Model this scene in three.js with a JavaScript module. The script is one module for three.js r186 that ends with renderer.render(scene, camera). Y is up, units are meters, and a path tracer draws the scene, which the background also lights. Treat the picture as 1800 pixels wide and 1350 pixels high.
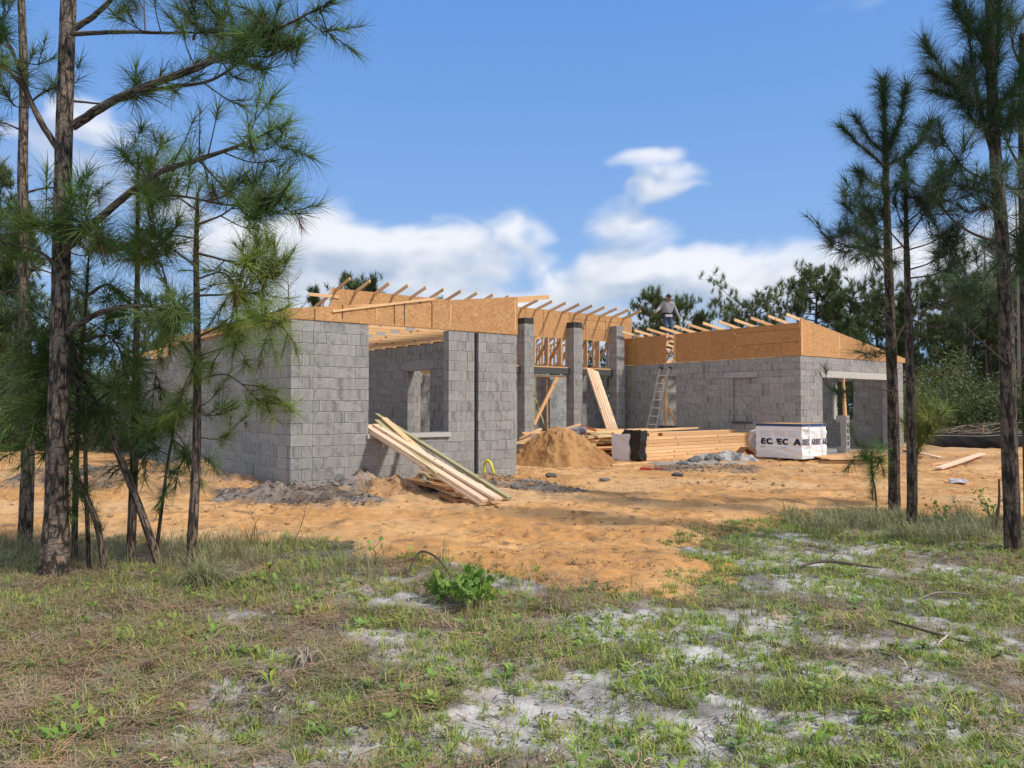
import * as THREE from 'three';
import { mergeGeometries } from 'three/addons/utils/BufferGeometryUtils.js';
import { MarchingCubes } from 'three/addons/objects/MarchingCubes.js';

// ---------------------------------------------------------------- camera, sky, sun, exposure
const scene = new THREE.Scene();
const camera = new THREE.PerspectiveCamera(53.06, 4 / 3, 0.1, 2000);
camera.position.set(0, 1.52, 0);
camera.lookAt(0, 1.52 + Math.tan(0.02884) * 10, -10);
const renderer = new THREE.WebGLRenderer({ antialias: true });
renderer.setSize(1024, 768);
renderer.toneMapping = THREE.LinearToneMapping;
renderer.toneMappingExposure = 1.1;
renderer.shadowMap.enabled = true;
const sun = new THREE.DirectionalLight(0xfff5e6, 3.0);
sun.position.set(62, 72, 14);
sun.target.position.set(2, 0, -18);
sun.castShadow = true;
sun.shadow.radius = 9;
sun.shadow.mapSize.set(4096, 4096);
Object.assign(sun.shadow.camera, { left: -60, right: 60, top: 60, bottom: -60, near: 1, far: 250 });
scene.add(sun, sun.target);

// ---------------------------------------------------------------- noise
function rng(seed) { let s = seed >>> 0; return () => { s = (s + 0x6d2b79f5) | 0; let t = Math.imul(s ^ (s >>> 15), 1 | s); t = (t + Math.imul(t ^ (t >>> 7), 61 | t)) ^ t; return ((t ^ (t >>> 14)) >>> 0) / 4294967296; }; }
const TAB = new Float32Array(65536); { const r = rng(77); for (let i = 0; i < 65536; i++) TAB[i] = r(); }
function vn(x, y) {
  const xi = Math.floor(x), yi = Math.floor(y); let fx = x - xi, fy = y - yi;
  fx = fx * fx * (3 - 2 * fx); fy = fy * fy * (3 - 2 * fy);
  const X = xi & 255, X1 = (xi + 1) & 255, Y = (yi & 255) << 8, Y1 = ((yi + 1) & 255) << 8;
  const a = TAB[Y + X], b = TAB[Y + X1], c = TAB[Y1 + X], d = TAB[Y1 + X1];
  return a + (b - a) * fx + (c - a) * fy + (a - b - c + d) * fx * fy;
}
function fbm(x, y, o = 4) { let s = 0, a = 0.5, t = 0; for (let i = 0; i < o; i++) { s += a * vn(x, y); t += a; a *= 0.5; x = x * 2.03 + 17.3; y = y * 2.03 + 9.1; } return s / t; }
const clamp = (x, a = 0, b = 1) => Math.min(b, Math.max(a, x));
const sm = (a, b, x) => { x = clamp((x - a) / (b - a)); return x * x * (3 - 2 * x); };
const mix = (a, b, t) => a + (b - a) * t;
const mix3 = (a, b, t) => [mix(a[0], b[0], t), mix(a[1], b[1], t), mix(a[2], b[2], t)];

// ---------------------------------------------------------------- sky: air and broken cloud banks low over the horizon
{
  const W = 2048, H = 1024, data = new Float32Array(W * H * 4), DEG = 180 / Math.PI;
  const sd = sun.position.clone().sub(sun.target.position).normalize();
  // cloud banks: bearing, elevation, half width, half height (degrees), strength
  const banks = [[-15, 11.2, 8, 2.8, .56], [-5, 10.8, 8, 2.8, .54], [0.2, 12.8, 3.4, 2.0, .42], [8, 8.4, 10, 3.6, .58], [9.6, 13.0, 4.2, 2.4, .52], [17, 9.0, 9, 2.8, .56], [27, 8.2, 9, 3, .5], [10.4, 17.9, 3.2, .7, .40], [11.8, 16.8, 3.0, .7, .40], [11.4, 15.6, 3.2, .9, .44], [-1.6, 14.6, 2.6, 1.5, .30], [-30, 13, 9, 6, .36], [38, 9, 9, 3.6, .42], [-1, 6.8, 30, 2.2, .36], [-14, 14.6, 3.4, .8, .34]];
  const cover = (a, e) => {
    let c = 0;
    for (const [ba, be, w, h, s] of banks) { const dx = (a - ba) / w, dy = (e - be) / (e < be ? h * 1.25 : h), q = dx * dx + dy * dy; if (q < 4) c = Math.max(c, s * (1 - q * .62)); }
    const out = Math.max(sm(42, 56, Math.abs(a)), sm(34, 48, e));
    if (out > 0) c = Math.max(c, out * (.34 + .5 * fbm(a * .035 + 40, e * .05 + 7, 3)) );
    return c;
  };
  const dens = (a, e, lo) => {
    const wx = fbm(a * .22 + 5, e * .3 + 3, 3) - .5, wy = fbm(a * .22 + 51, e * .3 + 33, 3) - .5;
    const n = fbm(a * .14 + wx * 1.3 + 100, e * .42 + wy * 1.3 + 50, lo ? 4 : 6);
    const c = cover(a + wx * 3, e + wy * 1.6);
    return n - .67 + 1.06 * c - .14 * sm(.14, 0, c);
  };
  for (let j = 0; j < H; j++) {
    const th = ((j + .5) / H - .5) * Math.PI, e = th * DEG;
    for (let i = 0; i < W; i++) {
      const ph = ((i + .5) / W - .5) * 2 * Math.PI, x = Math.cos(ph) * Math.cos(th), y = Math.sin(th), z = Math.sin(ph) * Math.cos(th);
      const a = Math.atan2(x, -z) * DEG, ee = Math.max(e, 0);
      const t = 1 - Math.exp(-ee / 20), cs = x * sd.x + y * sd.y + z * sd.z;
      let c = mix3([.40, .61, .87], [.045, .205, .64], t);
      const g = .22 * Math.pow(Math.max(cs, 0), 3) + .5 * Math.pow(Math.max(cs, 0), 18);
      c = [c[0] + g * .62, c[1] + g * .82, c[2] + g * .95];
      if (e > -2) {
        const d = dens(a, e);
        const k = sm(-.06, .40, d);
        if (k > 0) {
          const up = dens(a + 1.0, e + 1.5, 1), l = clamp(.56 + (d - up) * 1.7 - d * .35 + (fbm(a * .8, e * 1.3, 3) - .5) * .5, 0, 1);
          c = mix3(c, mix3([.45, .52, .63], [.88, .89, .92], l), k * .88);
        }
      }
      const o = (j * W + i) * 4; data[o] = c[0]; data[o + 1] = c[1]; data[o + 2] = c[2]; data[o + 3] = 1;
    }
  }
  const sky = new THREE.DataTexture(data, W, H, THREE.RGBAFormat, THREE.FloatType);
  sky.mapping = THREE.EquirectangularReflectionMapping; sky.magFilter = sky.minFilter = THREE.LinearFilter; sky.needsUpdate = true;
  scene.background = sky; scene.environment = sky;
}

// ---------------------------------------------------------------- helpers
const taken = new Map();
function numbered(n) { const k = taken.get(n) || 0; taken.set(n, k + 1); return k ? n + '_' + String(k).padStart(3, '0') : n; }
function tag(o, label, category, group, kind) { if (label) o.userData.label = label; if (category) o.userData.category = category; if (group) o.userData.group = group; if (kind) o.userData.kind = kind; return o; }
function lit(m) { m.castShadow = m.receiveShadow = true; return m; }
function thing(name, label, category, pos = [0, 0, 0], turn = 0, group) { const o = new THREE.Group(); o.name = numbered(name); o.position.set(...pos); o.rotation.y = turn; scene.add(o); return tag(o, label, category, group); }
function part(parent, name, geo, mat) { const m = lit(new THREE.Mesh(geo, mat)); m.name = name; parent.add(m); return m; }
function solo(name, label, category, geo, mat, group) { const m = lit(new THREE.Mesh(geo, mat)); m.name = numbered(name); scene.add(m); return tag(m, label, category, group); }
function struct(name, geo, mat) { const m = lit(new THREE.Mesh(geo, mat)); m.name = name; m.userData.kind = 'structure'; scene.add(m); return m; }
const V = (x, y, z) => new THREE.Vector3(x, y, z);
// box with uv in metres, u running along x on the long faces
function box(lx, ly, lz, ou = 0, ov = 0) {
  const g = new THREE.BoxGeometry(lx, ly, lz), p = g.attributes.position, n = g.attributes.normal, t = g.attributes.uv;
  for (let i = 0; i < p.count; i++) {
    const ax = Math.abs(n.getX(i)), ay = Math.abs(n.getY(i));
    if (ax > .5) t.setXY(i, p.getZ(i) * .12 + ou, p.getY(i) + ov); else if (ay > .5) t.setXY(i, p.getX(i) + ou, p.getZ(i) + ov + .21); else t.setXY(i, p.getX(i) + ou, p.getY(i) + ov);
  }
  return g;
}
const at = (g, x, y, z, ry = 0, rx = 0, rz = 0) => { if (rz) g.rotateZ(rz); if (rx) g.rotateX(rx); if (ry) g.rotateY(ry); return g.translate(x, y, z); };
// bar from a to b (length along its own x), w = thickness sideways, h = height
function bar(a, b, w, h, ou = 0) {
  const A = V(...a), B = V(...b), d = B.clone().sub(A), L = d.length(); d.normalize();
  const g = box(L, h, w, ou, ou * 3.1);
  let up = V(0, 1, 0); if (Math.abs(d.y) > .98) up = V(0, 0, 1);
  const zz = d.clone().cross(up).normalize(), yy = zz.clone().cross(d);
  g.applyMatrix4(new THREE.Matrix4().makeBasis(d, yy, zz));
  return g.translate((A.x + B.x) / 2, (A.y + B.y) / 2, (A.z + B.z) / 2);
}
// tapered tube along points with radii
function tube(pts, radii, seg = 8, per = 6, bump) {
  const c = new THREE.CatmullRomCurve3(pts.map((p) => (p.isVector3 ? p : V(...p))), false, 'centripetal'), n = Math.max(1, (pts.length - 1) * per);
  const pos = [], uv = [], idx = [], len = c.getLength();
  let nx = V(0, 0, 1);
  for (let i = 0; i <= n; i++) {
    const t = i / n, q = c.getPoint(t), tg = c.getTangent(t);
    const k = t * (radii.length - 1), k0 = Math.min(Math.floor(k), radii.length - 2), r = mix(radii[k0], radii[k0 + 1], k - k0);
    nx = nx.sub(tg.clone().multiplyScalar(nx.dot(tg))); if (nx.lengthSq() < 1e-6) nx.set(1, 0, 0).sub(tg.clone().multiplyScalar(tg.x)); nx.normalize();
    const by = tg.clone().cross(nx);
    for (let j = 0; j <= seg; j++) {
      const a = (j % seg) / seg * Math.PI * 2, rr = r * (bump ? bump(t * len, a, r) : 1), ca = Math.cos(a) * rr, sa = Math.sin(a) * rr;
      pos.push(q.x + nx.x * ca + by.x * sa, q.y + nx.y * ca + by.y * sa, q.z + nx.z * ca + by.z * sa);
      uv.push(j / seg * Math.max(1, Math.round(r * 12)), t * len);
    }
  }
  const R = seg + 1;
  for (let i = 0; i < n; i++) for (let j = 0; j < seg; j++) { const a = i * R + j, b = a + 1, d = a + R, e = d + 1; idx.push(a, b, d, b, e, d); }
  const g = new THREE.BufferGeometry(); g.setAttribute('position', new THREE.Float32BufferAttribute(pos, 3)); g.setAttribute('uv', new THREE.Float32BufferAttribute(uv, 2)); g.setIndex(idx); g.computeVertexNormals();
  return g;
}
function tex(w, h, fn, srgb = true) {
  const d = new Uint8Array(w * h * 4);
  for (let j = 0; j < h; j++) for (let i = 0; i < w; i++) { const c = fn(i, j), o = (j * w + i) * 4; d[o] = clamp(c[0]) * 255; d[o + 1] = clamp(c[1]) * 255; d[o + 2] = clamp(c[2]) * 255; d[o + 3] = 255; }
  const t = new THREE.DataTexture(d, w, h); t.wrapS = t.wrapT = THREE.RepeatWrapping; t.magFilter = THREE.LinearFilter; t.minFilter = THREE.LinearMipmapLinearFilter; t.generateMipmaps = true;
  if (srgb) t.colorSpace = THREE.SRGBColorSpace; t.needsUpdate = true; return t;
}
// periodic noise for tiles: blend of shifted samples
function pn(x, y, px, py, o = 4) { const fx = sm(0, 1, x / px), fy = sm(0, 1, y / py); return mix(mix(fbm(x, y, o), fbm(x - px, y, o), fx), mix(fbm(x, y - py, o), fbm(x - px, y - py, o), fx), fy); }
const std = (o) => new THREE.MeshStandardMaterial({ roughness: .9, metalness: 0, ...o });
const lin = (r, g, b) => new THREE.Color().setRGB(r, g, b);

// ---------------------------------------------------------------- ground
const PAD = [[-10.31,-8.76], [-7.09,-8.76], [-5.75,-8.69], [-4.73,-8.58], [-3.74,-8.47], [-3.03,-8.58], [-2.15,-8.58], [-1.64,-7.83], [-1.1,-7.5], [-0.66,-7.44], [-0.05,-7.04], [0.24,-6.55], [0.76,-6.43], [1.26,-6.35], [1.65,-6.72], [2.11,-7.44], [1.92,-8.27], [2.25,-9.14], [3.22,-10.18], [4.26,-10.93], [5.23,-11.28], [5.97,-10.81], [6.71,-10.13], [8.8,-9.57], [34, -13], [40, -30], [38, -46], [14, -56], [-20, -46], [-40, -30], [-34, -12]];
function padDist(x, z) {   // signed distance to the sand pad's outline, positive inside
  let d = 1e9, inside = false;
  for (let i = 0, j = PAD.length - 1; i < PAD.length; j = i++) {
    const [ax, az] = PAD[j], [bx, bz] = PAD[i], ex = bx - ax, ez = bz - az, t = clamp(((x - ax) * ex + (z - az) * ez) / (ex * ex + ez * ez));
    d = Math.min(d, Math.hypot(x - ax - ex * t, z - az - ez * t));
    if ((az > z) !== (bz > z) && x < (bx - ax) * (z - az) / (bz - az) + ax) inside = !inside;
  }
  return inside ? d : -d;
}
// spoil heaps thrown up against the walls: x, z, radius, height, greyness
const HEAPS = [[...[-3.02,-12.07], 1.0, .20, .9], [...[-3.94,-12.43], .9, .16, .9], [...[-2.76,-13.4], .8, .2, .6], [...[-2.07,-13.4], .7, .16, .5], [...[-5.28,-14.33], .9, .22, .7], [...[-5.63,-13.4], 1.1, .28, .25], [...[-6.88,-13.94], 1.2, .34, .45], [...[-8.39,-15.17], 1.4, .3, .8], [...[-0.45,-15.17], .7, .13, .55], [...[0.32,-14.33], .8, .08, .7], [...[0.84,-13.4], .6, .08, .8], [...[-0.96,-13.06], .6, .08, .7], [...[14.43,-26.41], 1.4, .14, .3], [...[11.67,-23.96], 1.0, .16, .6], [...[12.52,-20.21], 1.5, .16, .2], [...[4.75,-18.41], 1.4, .06, .5]];
const HOUSE = { x: -3.85, z: -13.4, c: Math.cos(.661), s: Math.sin(.661) };
const toUW = (x, z) => { const dx = x - HOUSE.x, dz = -(z - HOUSE.z); return [dx * HOUSE.c + dz * HOUSE.s, -dx * HOUSE.s + dz * HOUSE.c]; };
const fromUW = (u, w) => [HOUSE.x + u * HOUSE.c - w * HOUSE.s, HOUSE.z - u * HOUSE.s - w * HOUSE.c];
function groundH(x, z) {
  const r = Math.hypot(x, z);
  return -.055 + (fbm(x * .35 + 3, z * .35 + 8, 3) - .5) * .10 + (fbm(x * 1.7, z * 1.7, 3) - .5) * .06 * sm(40, 8, r) + (fbm(x * 7 + 5, z * 7, 2) - .5) * .035 * sm(16, 5, r);
}
const ridge = (x, z, o) => 1 - Math.abs(2 * fbm(x, z, o) - 1);
function sandH(x, z, sd) {
  const n = (fbm(x * .7 + 30, z * .7, 3) - .5) * .09 + (ridge(x * 1.15 + 4, z * 1.5 + 9, 3) - .6) * .09 + (fbm(x * 4.6 + 11, z * 5.4, 3) - .5) * .042;
  let h = -.16 + .17 * sm(-.7, .55, sd + (fbm(x * 2.3, z * 2.3, 3) - .5) * .7) + n * sm(-.4, .6, sd);
  // footprints
  const fx = x * 2.4 + fbm(x, z, 2) * 3, fz = z * 2.4, cx = Math.floor(fx), cz = Math.floor(fz), hsh = TAB[((cz & 255) << 8) + (cx & 255)];
  if (hsh > .45) { const qx = fx - cx - .5, qz = fz - cz - .5, a = hsh * 40, ux = qx * Math.cos(a) + qz * Math.sin(a), uz = -qx * Math.sin(a) + qz * Math.cos(a), q = ux * ux * 14 + uz * uz * 40; h += (-.05 * Math.exp(-q) + .022 * Math.exp(-((Math.sqrt(q) - 1.6) ** 2) * 3)) * sm(.2, .6, sd); }
  let grey = 0;
  for (const [hx, hz, r, hh, gr] of HEAPS) {
    const d = Math.hypot((x - hx), (z - hz)) / r; if (d > 1.5) continue;
    const k = sm(1.35, .05, d + (fbm(x * 2.2, z * 2.2, 3) - .5) * .8);
    h += hh * k * (.65 + .8 * (fbm(x * 5, z * 5, 3) - .2)); grey = Math.max(grey, gr * sm(0.02, .5, k));
  }
  // keep the trodden sand below the floor slab
  const [U, W] = toUW(x, z), ins = Math.min(U + .05, 22.5 - U, W + .05, 16 - W);
  if (ins > .05) h = mix(h, -.1, sm(.05, .35, ins) * (((U < 5.1) || (U > 15.8) || W > 6.9) ? 1 : 0));
  return [h, grey];
}
function sheet(nx, nz, X, Z, fn) {
  const pos = new Float32Array((nx + 1) * (nz + 1) * 3), col = new Float32Array(pos.length), uv = new Float32Array((nx + 1) * (nz + 1) * 2), idx = new Uint32Array(nx * nz * 6);
  let o = 0;
  for (let j = 0; j <= nz; j++) for (let i = 0; i <= nx; i++, o++) {
    const x = X(i / nx, j / nz), z = Z(j / nz), [h, c] = fn(x, z);
    pos[o * 3] = x; pos[o * 3 + 1] = h; pos[o * 3 + 2] = z; col.set(c, o * 3); uv[o * 2] = x; uv[o * 2 + 1] = z;
  }
  let q = 0; const R = nx + 1;
  for (let j = 0; j < nz; j++) for (let i = 0; i < nx; i++) { const a = j * R + i; idx[q++] = a; idx[q++] = a + 1; idx[q++] = a + R; idx[q++] = a + 1; idx[q++] = a + R + 1; idx[q++] = a + R; }
  const g = new THREE.BufferGeometry(); g.setAttribute('position', new THREE.BufferAttribute(pos, 3)); g.setAttribute('color', new THREE.BufferAttribute(col, 3)); g.setAttribute('uv', new THREE.BufferAttribute(uv, 2)); g.setIndex(new THREE.BufferAttribute(idx, 1)); g.computeVertexNormals();
  return g;
}
const grainT = tex(512, 512, (i, j) => { const x = i / 512, y = j / 512, n = pn(x * 90, y * 90, 90, 90, 2), m = pn(x * 24 + 7, y * 24, 24, 24, 4), v = .70 + .3 * (n * .55 + m * .45) + .1 * (m - .5); return [v, v * .995, v * .985]; });
grainT.repeat.set(.9, .9);
const grainB = tex(512, 512, (i, j) => { const x = i / 512, y = j / 512, v = pn(x * 70 + 3, y * 70, 70, 70, 3) * .6 + pn(x * 18, y * 18 + 5, 18, 18, 3) * .4; return [v, v, v]; }, false);
grainB.repeat.set(.9, .9);
// how green, how littered with straw, how bare the old ground is
const bare = (x, z) => sm(.47, .62, fbm(x * 2.0 + 2, z * 2.4 + 4, 5) + .13 * sm(-1.6, 1.2, x) - .10 * sm(-.8, -2.6, x) + .09 * sm(-6.4, -3.4, z) - .08 * sm(-6.5, -8.5, z));
const straw = (x, z) => .8 * clamp(sm(.2, -2.8, x - (z + 6) * .25) * sm(.30, .5, fbm(x * .5 + 60, z * .5, 3) + .12) + .6 * sm(.56, .66, fbm(x * .8 + 21, z * .8, 3)) + .55 * sm(2.5, 5.5, x) * sm(-5.5, -7.5, z));
{
  const g = sheet(620, 520, (a) => { const t = a * 2 - 1; return Math.sign(t) * (9 * Math.abs(t) + 391 * Math.pow(Math.abs(t), 9)); }, (b) => { const t = 1 - b; return 6 - 17 * b - 489 * Math.pow(b, 9); }, (x, z) => {
    const h = groundH(x, z), n = fbm(x * 3.1, z * 3.1, 4), n2 = fbm(x * 13 + 7, z * 13, 3), b = bare(x, z), s = straw(x, z);
    let c = mix3([.135, .112, .088], [.255, .225, .205], sm(.35, .65, n));
    c = mix3(c, mix3([.44, .425, .415], [.84, .825, .81], sm(.3, .68, fbm(x * 9 + 3, z * 9, 4))), b * .92);
    c = mix3(c, mix3([.20, .14, .09], [.30, .215, .14], n2), s * .7 * (1 - b * .6));
    c = mix3(c, [.08, .066, .056], .6 * sm(.62, .72, fbm(x * 2.2 + 151, z * 2.2 + 4, 4)));
    const f = sm(25, 45, Math.hypot(x, z)); c = mix3(c, [.10, .105, .045], f);
    return [h - .25 * sm(.3, 2, padDist(x, z)) * (Math.abs(x) < 60 ? 1 : 0), c];
  });
  struct('ground', g, std({ vertexColors: true, map: grainT, bumpMap: grainB, bumpScale: .012, roughness: .95 }));
}
{
  const g = sheet(840, 600, (a) => a < .12 ? -34 + 25 * a / .12 : a > .86 ? 11 + 31 * (a - .86) / .14 : -9 + 20 * (a - .12) / .74, (b) => -5.2 - 12 * b - 40 * b * b * b, (x, z) => {
    const sd = padDist(x, z); if (sd < -1.2) return [-.4, [.4, .25, .1]];
    const [h, grey] = sandH(x, z, sd), n = fbm(x * 1.3 + 9, z * 1.3, 4), n2 = fbm(x * 6, z * 6, 3);
    let c = mix3([.72, .37, .13], [.90, .52, .225], sm(.3, .7, n));
    c = mix3(c, [.50, .275, .11], .6 * sm(.56, .72, n2)); c = mix3(c, [.30, .19, .11], .7 * sm(.66, .76, fbm(x * 2.6 + 44, z * 3.4, 4)));
    c = mix3(c, [.86, .58, .32], .5 * sm(.55, .7, fbm(x * .45 + 70, z * .6 + 3, 3)));
    const gy = mix3(mix3([.13, .11, .10], [.40, .36, .35], sm(.35, .65, n2)), [.30, .2, .12], .4 * sm(.4, .6, n));
    c = mix3(c, gy, clamp(grey * (.6 + .8 * sm(.35, .6, fbm(x * 2.7 + 3, z * 2.7, 3)))));
    return [h, c];
  });
  struct('sand_ground', g, std({ vertexColors: true, map: grainT, bumpMap: grainB, bumpScale: .014, roughness: .97 }));
}

// ---------------------------------------------------------------- materials
const woodT = tex(1024, 256, (i, j) => {
  const x = i / 1024, y = j / 256, w = pn(x * 5, y * 6, 5, 6, 3);
  let v = .87 + .12 * Math.sin((y * 26 + w * 5.5) * 6.283) * .5 + .12 * (pn(x * 9, y * 120, 9, 120, 2) - .5) + .1 * (w - .5);
  for (const [kx, ky] of [[.18, .3], [.47, .71], [.72, .22], [.9, .6]]) { const q = Math.hypot((x - kx) * 20, (y - ky) * 9); v -= .42 * Math.exp(-q * q * 6) - .07 * Math.exp(-((q - .5) ** 2) * 22); }
  return [v + .04, v * .97, v * .90];
});
woodT.repeat.set(.5, 1.8);
const woodOf = (r, g, b, rough = .8) => std({ color: lin(r, g, b), map: woodT, roughness: rough });
const M = {
  pine: woodOf(.96, .72, .44), pineB: woodOf(.86, .61, .34), pineC: woodOf(1, .78, .50), pale: woodOf(1, .88, .73), paleB: woodOf(.92, .78, .62), green: woodOf(.56, .58, .34), greenB: woodOf(.47, .52, .34),
  aged: woodOf(.46, .29, .15), agedB: woodOf(.34, .20, .10), endgrain: std({ color: lin(.42, .25, .10), map: woodT }),
  steel: std({ color: lin(.6, .62, .64), metalness: .85, roughness: .45 }), zinc: std({ color: lin(.52, .55, .58), metalness: .6, roughness: .5 }),
  tar: std({ color: lin(.035, .035, .038), roughness: .75 }), mortar: std({ color: lin(.125, .122, .118), roughness: 1 }),
  precast: std({ color: lin(.50, .49, .47), roughness: .9 }), darkcast: std({ color: lin(.075, .075, .078), roughness: .9 }),
  alu: std({ color: lin(.72, .73, .74), metalness: .75, roughness: .38 }), black: std({ color: lin(.012, .012, .014), roughness: .5 }),
};
const WOODS = [M.pine, M.pineB, M.pineC, woodOf(.78, .55, .33), woodOf(.94, .74, .50)];
// oriented strand board: overlapping flakes
const osbT = (() => {
  const W = 1024, H = 1024, c = document.createElement('canvas'); c.width = W; c.height = H; const x = c.getContext('2d'), r = rng(5);
  x.fillStyle = '#c09468'; x.fillRect(0, 0, W, H);
  const tones = ['#cba477', '#bb8f60', '#d6b286', '#b08253', '#e0c097', '#a3764a', '#c69c6e', '#d1ab7e', '#8f6238'];
  for (let k = 0; k < 8200; k++) {
    const px = r() * W, py = r() * H, l = 18 + r() * 46, w = 3 + r() * 9, a = (r() - .5) * 2.4; x.fillStyle = tones[Math.floor(r() * r() * 9)]; x.globalAlpha = .35 + r() * .4;
    for (const ox of [-W, 0, W]) for (const oy of [-H, 0, H]) { if (px + ox < -60 || px + ox > W + 60 || py + oy < -60 || py + oy > H + 60) continue; x.save(); x.translate(px + ox, py + oy); x.rotate(a); x.beginPath(); x.moveTo(-l / 2, -w / 2); x.lineTo(l / 2 - 3, -w / 3); x.lineTo(l / 2, w / 2); x.lineTo(-l / 2 + 4, w / 2.4); x.fill(); x.restore(); }
  }
  const t = new THREE.CanvasTexture(c); t.wrapS = t.wrapT = THREE.RepeatWrapping; t.colorSpace = THREE.SRGBColorSpace; t.repeat.set(.42, .42); return t;
})();
M.osb = [std({ map: osbT, color: lin(.96, .89, .80), roughness: .85 }), std({ map: osbT, color: lin(.89, .82, .74), roughness: .85 }), std({ map: osbT, color: lin(1.0, .92, .81), roughness: .85 })];
M.osbOld = [std({ map: osbT, color: lin(.86, .74, .58), roughness: .85 }), std({ map: osbT, color: lin(.80, .69, .55), roughness: .85 })];
// concrete block faces: damp cells, lime smears along the edges, pitted grain
const blockT = [0, 1, 2, 3, 4, 5].map((k) => tex(192, 96, (i, j) => {
  const x = i / 192, y = j / 96, e = Math.min(x * 2, (1 - x) * 2, y, 1 - y), r = rng(k * 31 + 4), a = r(), b = r(), cc = r();
  let v = .80 + .20 * (fbm(x * 60 + k * 40, y * 30, 3) - .5) + .08 * (fbm(x * 6 + k * 13, y * 4, 3) - .5);
  v += .09 * sm(.12, .0, e + (fbm(x * 14 + k * 5, y * 7, 2) - .5) * .16);
  const damp = (cx, w) => Math.exp(-(((x - cx) / w) ** 2) * 2) * sm(.32, .62, fbm(x * 5 + k * 9, y * 2.4 + k, 3) + .12);
  v -= .22 * a * damp(.27, .2) + .26 * b * damp(.72, .2) + .12 * sm(.55, .7, fbm(x * 3 + k * 21, y * 2, 3)) * cc;
  return [v, v * .99, v * .965 + .02 * sm(.6, .85, v)];
}));
for (const t of blockT) { t.wrapS = t.wrapT = THREE.MirroredRepeatWrapping; }
const blockB = tex(128, 128, (i, j) => { const v = pn(i * .4, j * .4, 51.2, 51.2, 2); return [v, v, v]; }, false); blockB.repeat.set(2, 1);
const TONES = [[.535, .545, .55], [.51, .52, .525], [.565, .575, .58], [.485, .495, .50], [.53, .535, .53], [.55, .56, .572], [.50, .508, .51], [.47, .48, .485], [.52, .525, .522]];
const blockM = []; for (const t of blockT) for (const c of TONES) blockM.push(std({ map: t, color: lin(c[0] * 1.05, c[1] * 1.05, c[2] * 1.04), bumpMap: blockB, bumpScale: .0025, roughness: .97 }));
const smearM = std({ map: blockT[0], color: lin(.1, .1, .1), roughness: 1 });

// ---------------------------------------------------------------- the block house: local x runs along the front, local -z runs into the house
const CH = .2032, TH = .2;
const house = thing('block_house', 'unfinished grey concrete block house with open timber roof trusses', 'house', [HOUSE.x, 0, HOUSE.z], .661);
const blockGeo = new Map();
function blockG(l, h, t) { const k = l.toFixed(2) + '_' + h.toFixed(3) + '_' + t; if (!blockGeo.has(k)) { const g = new THREE.BoxGeometry(l, h, t); blockGeo.set(k, g); } return blockGeo.get(k); }
const br = rng(1234);
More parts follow.
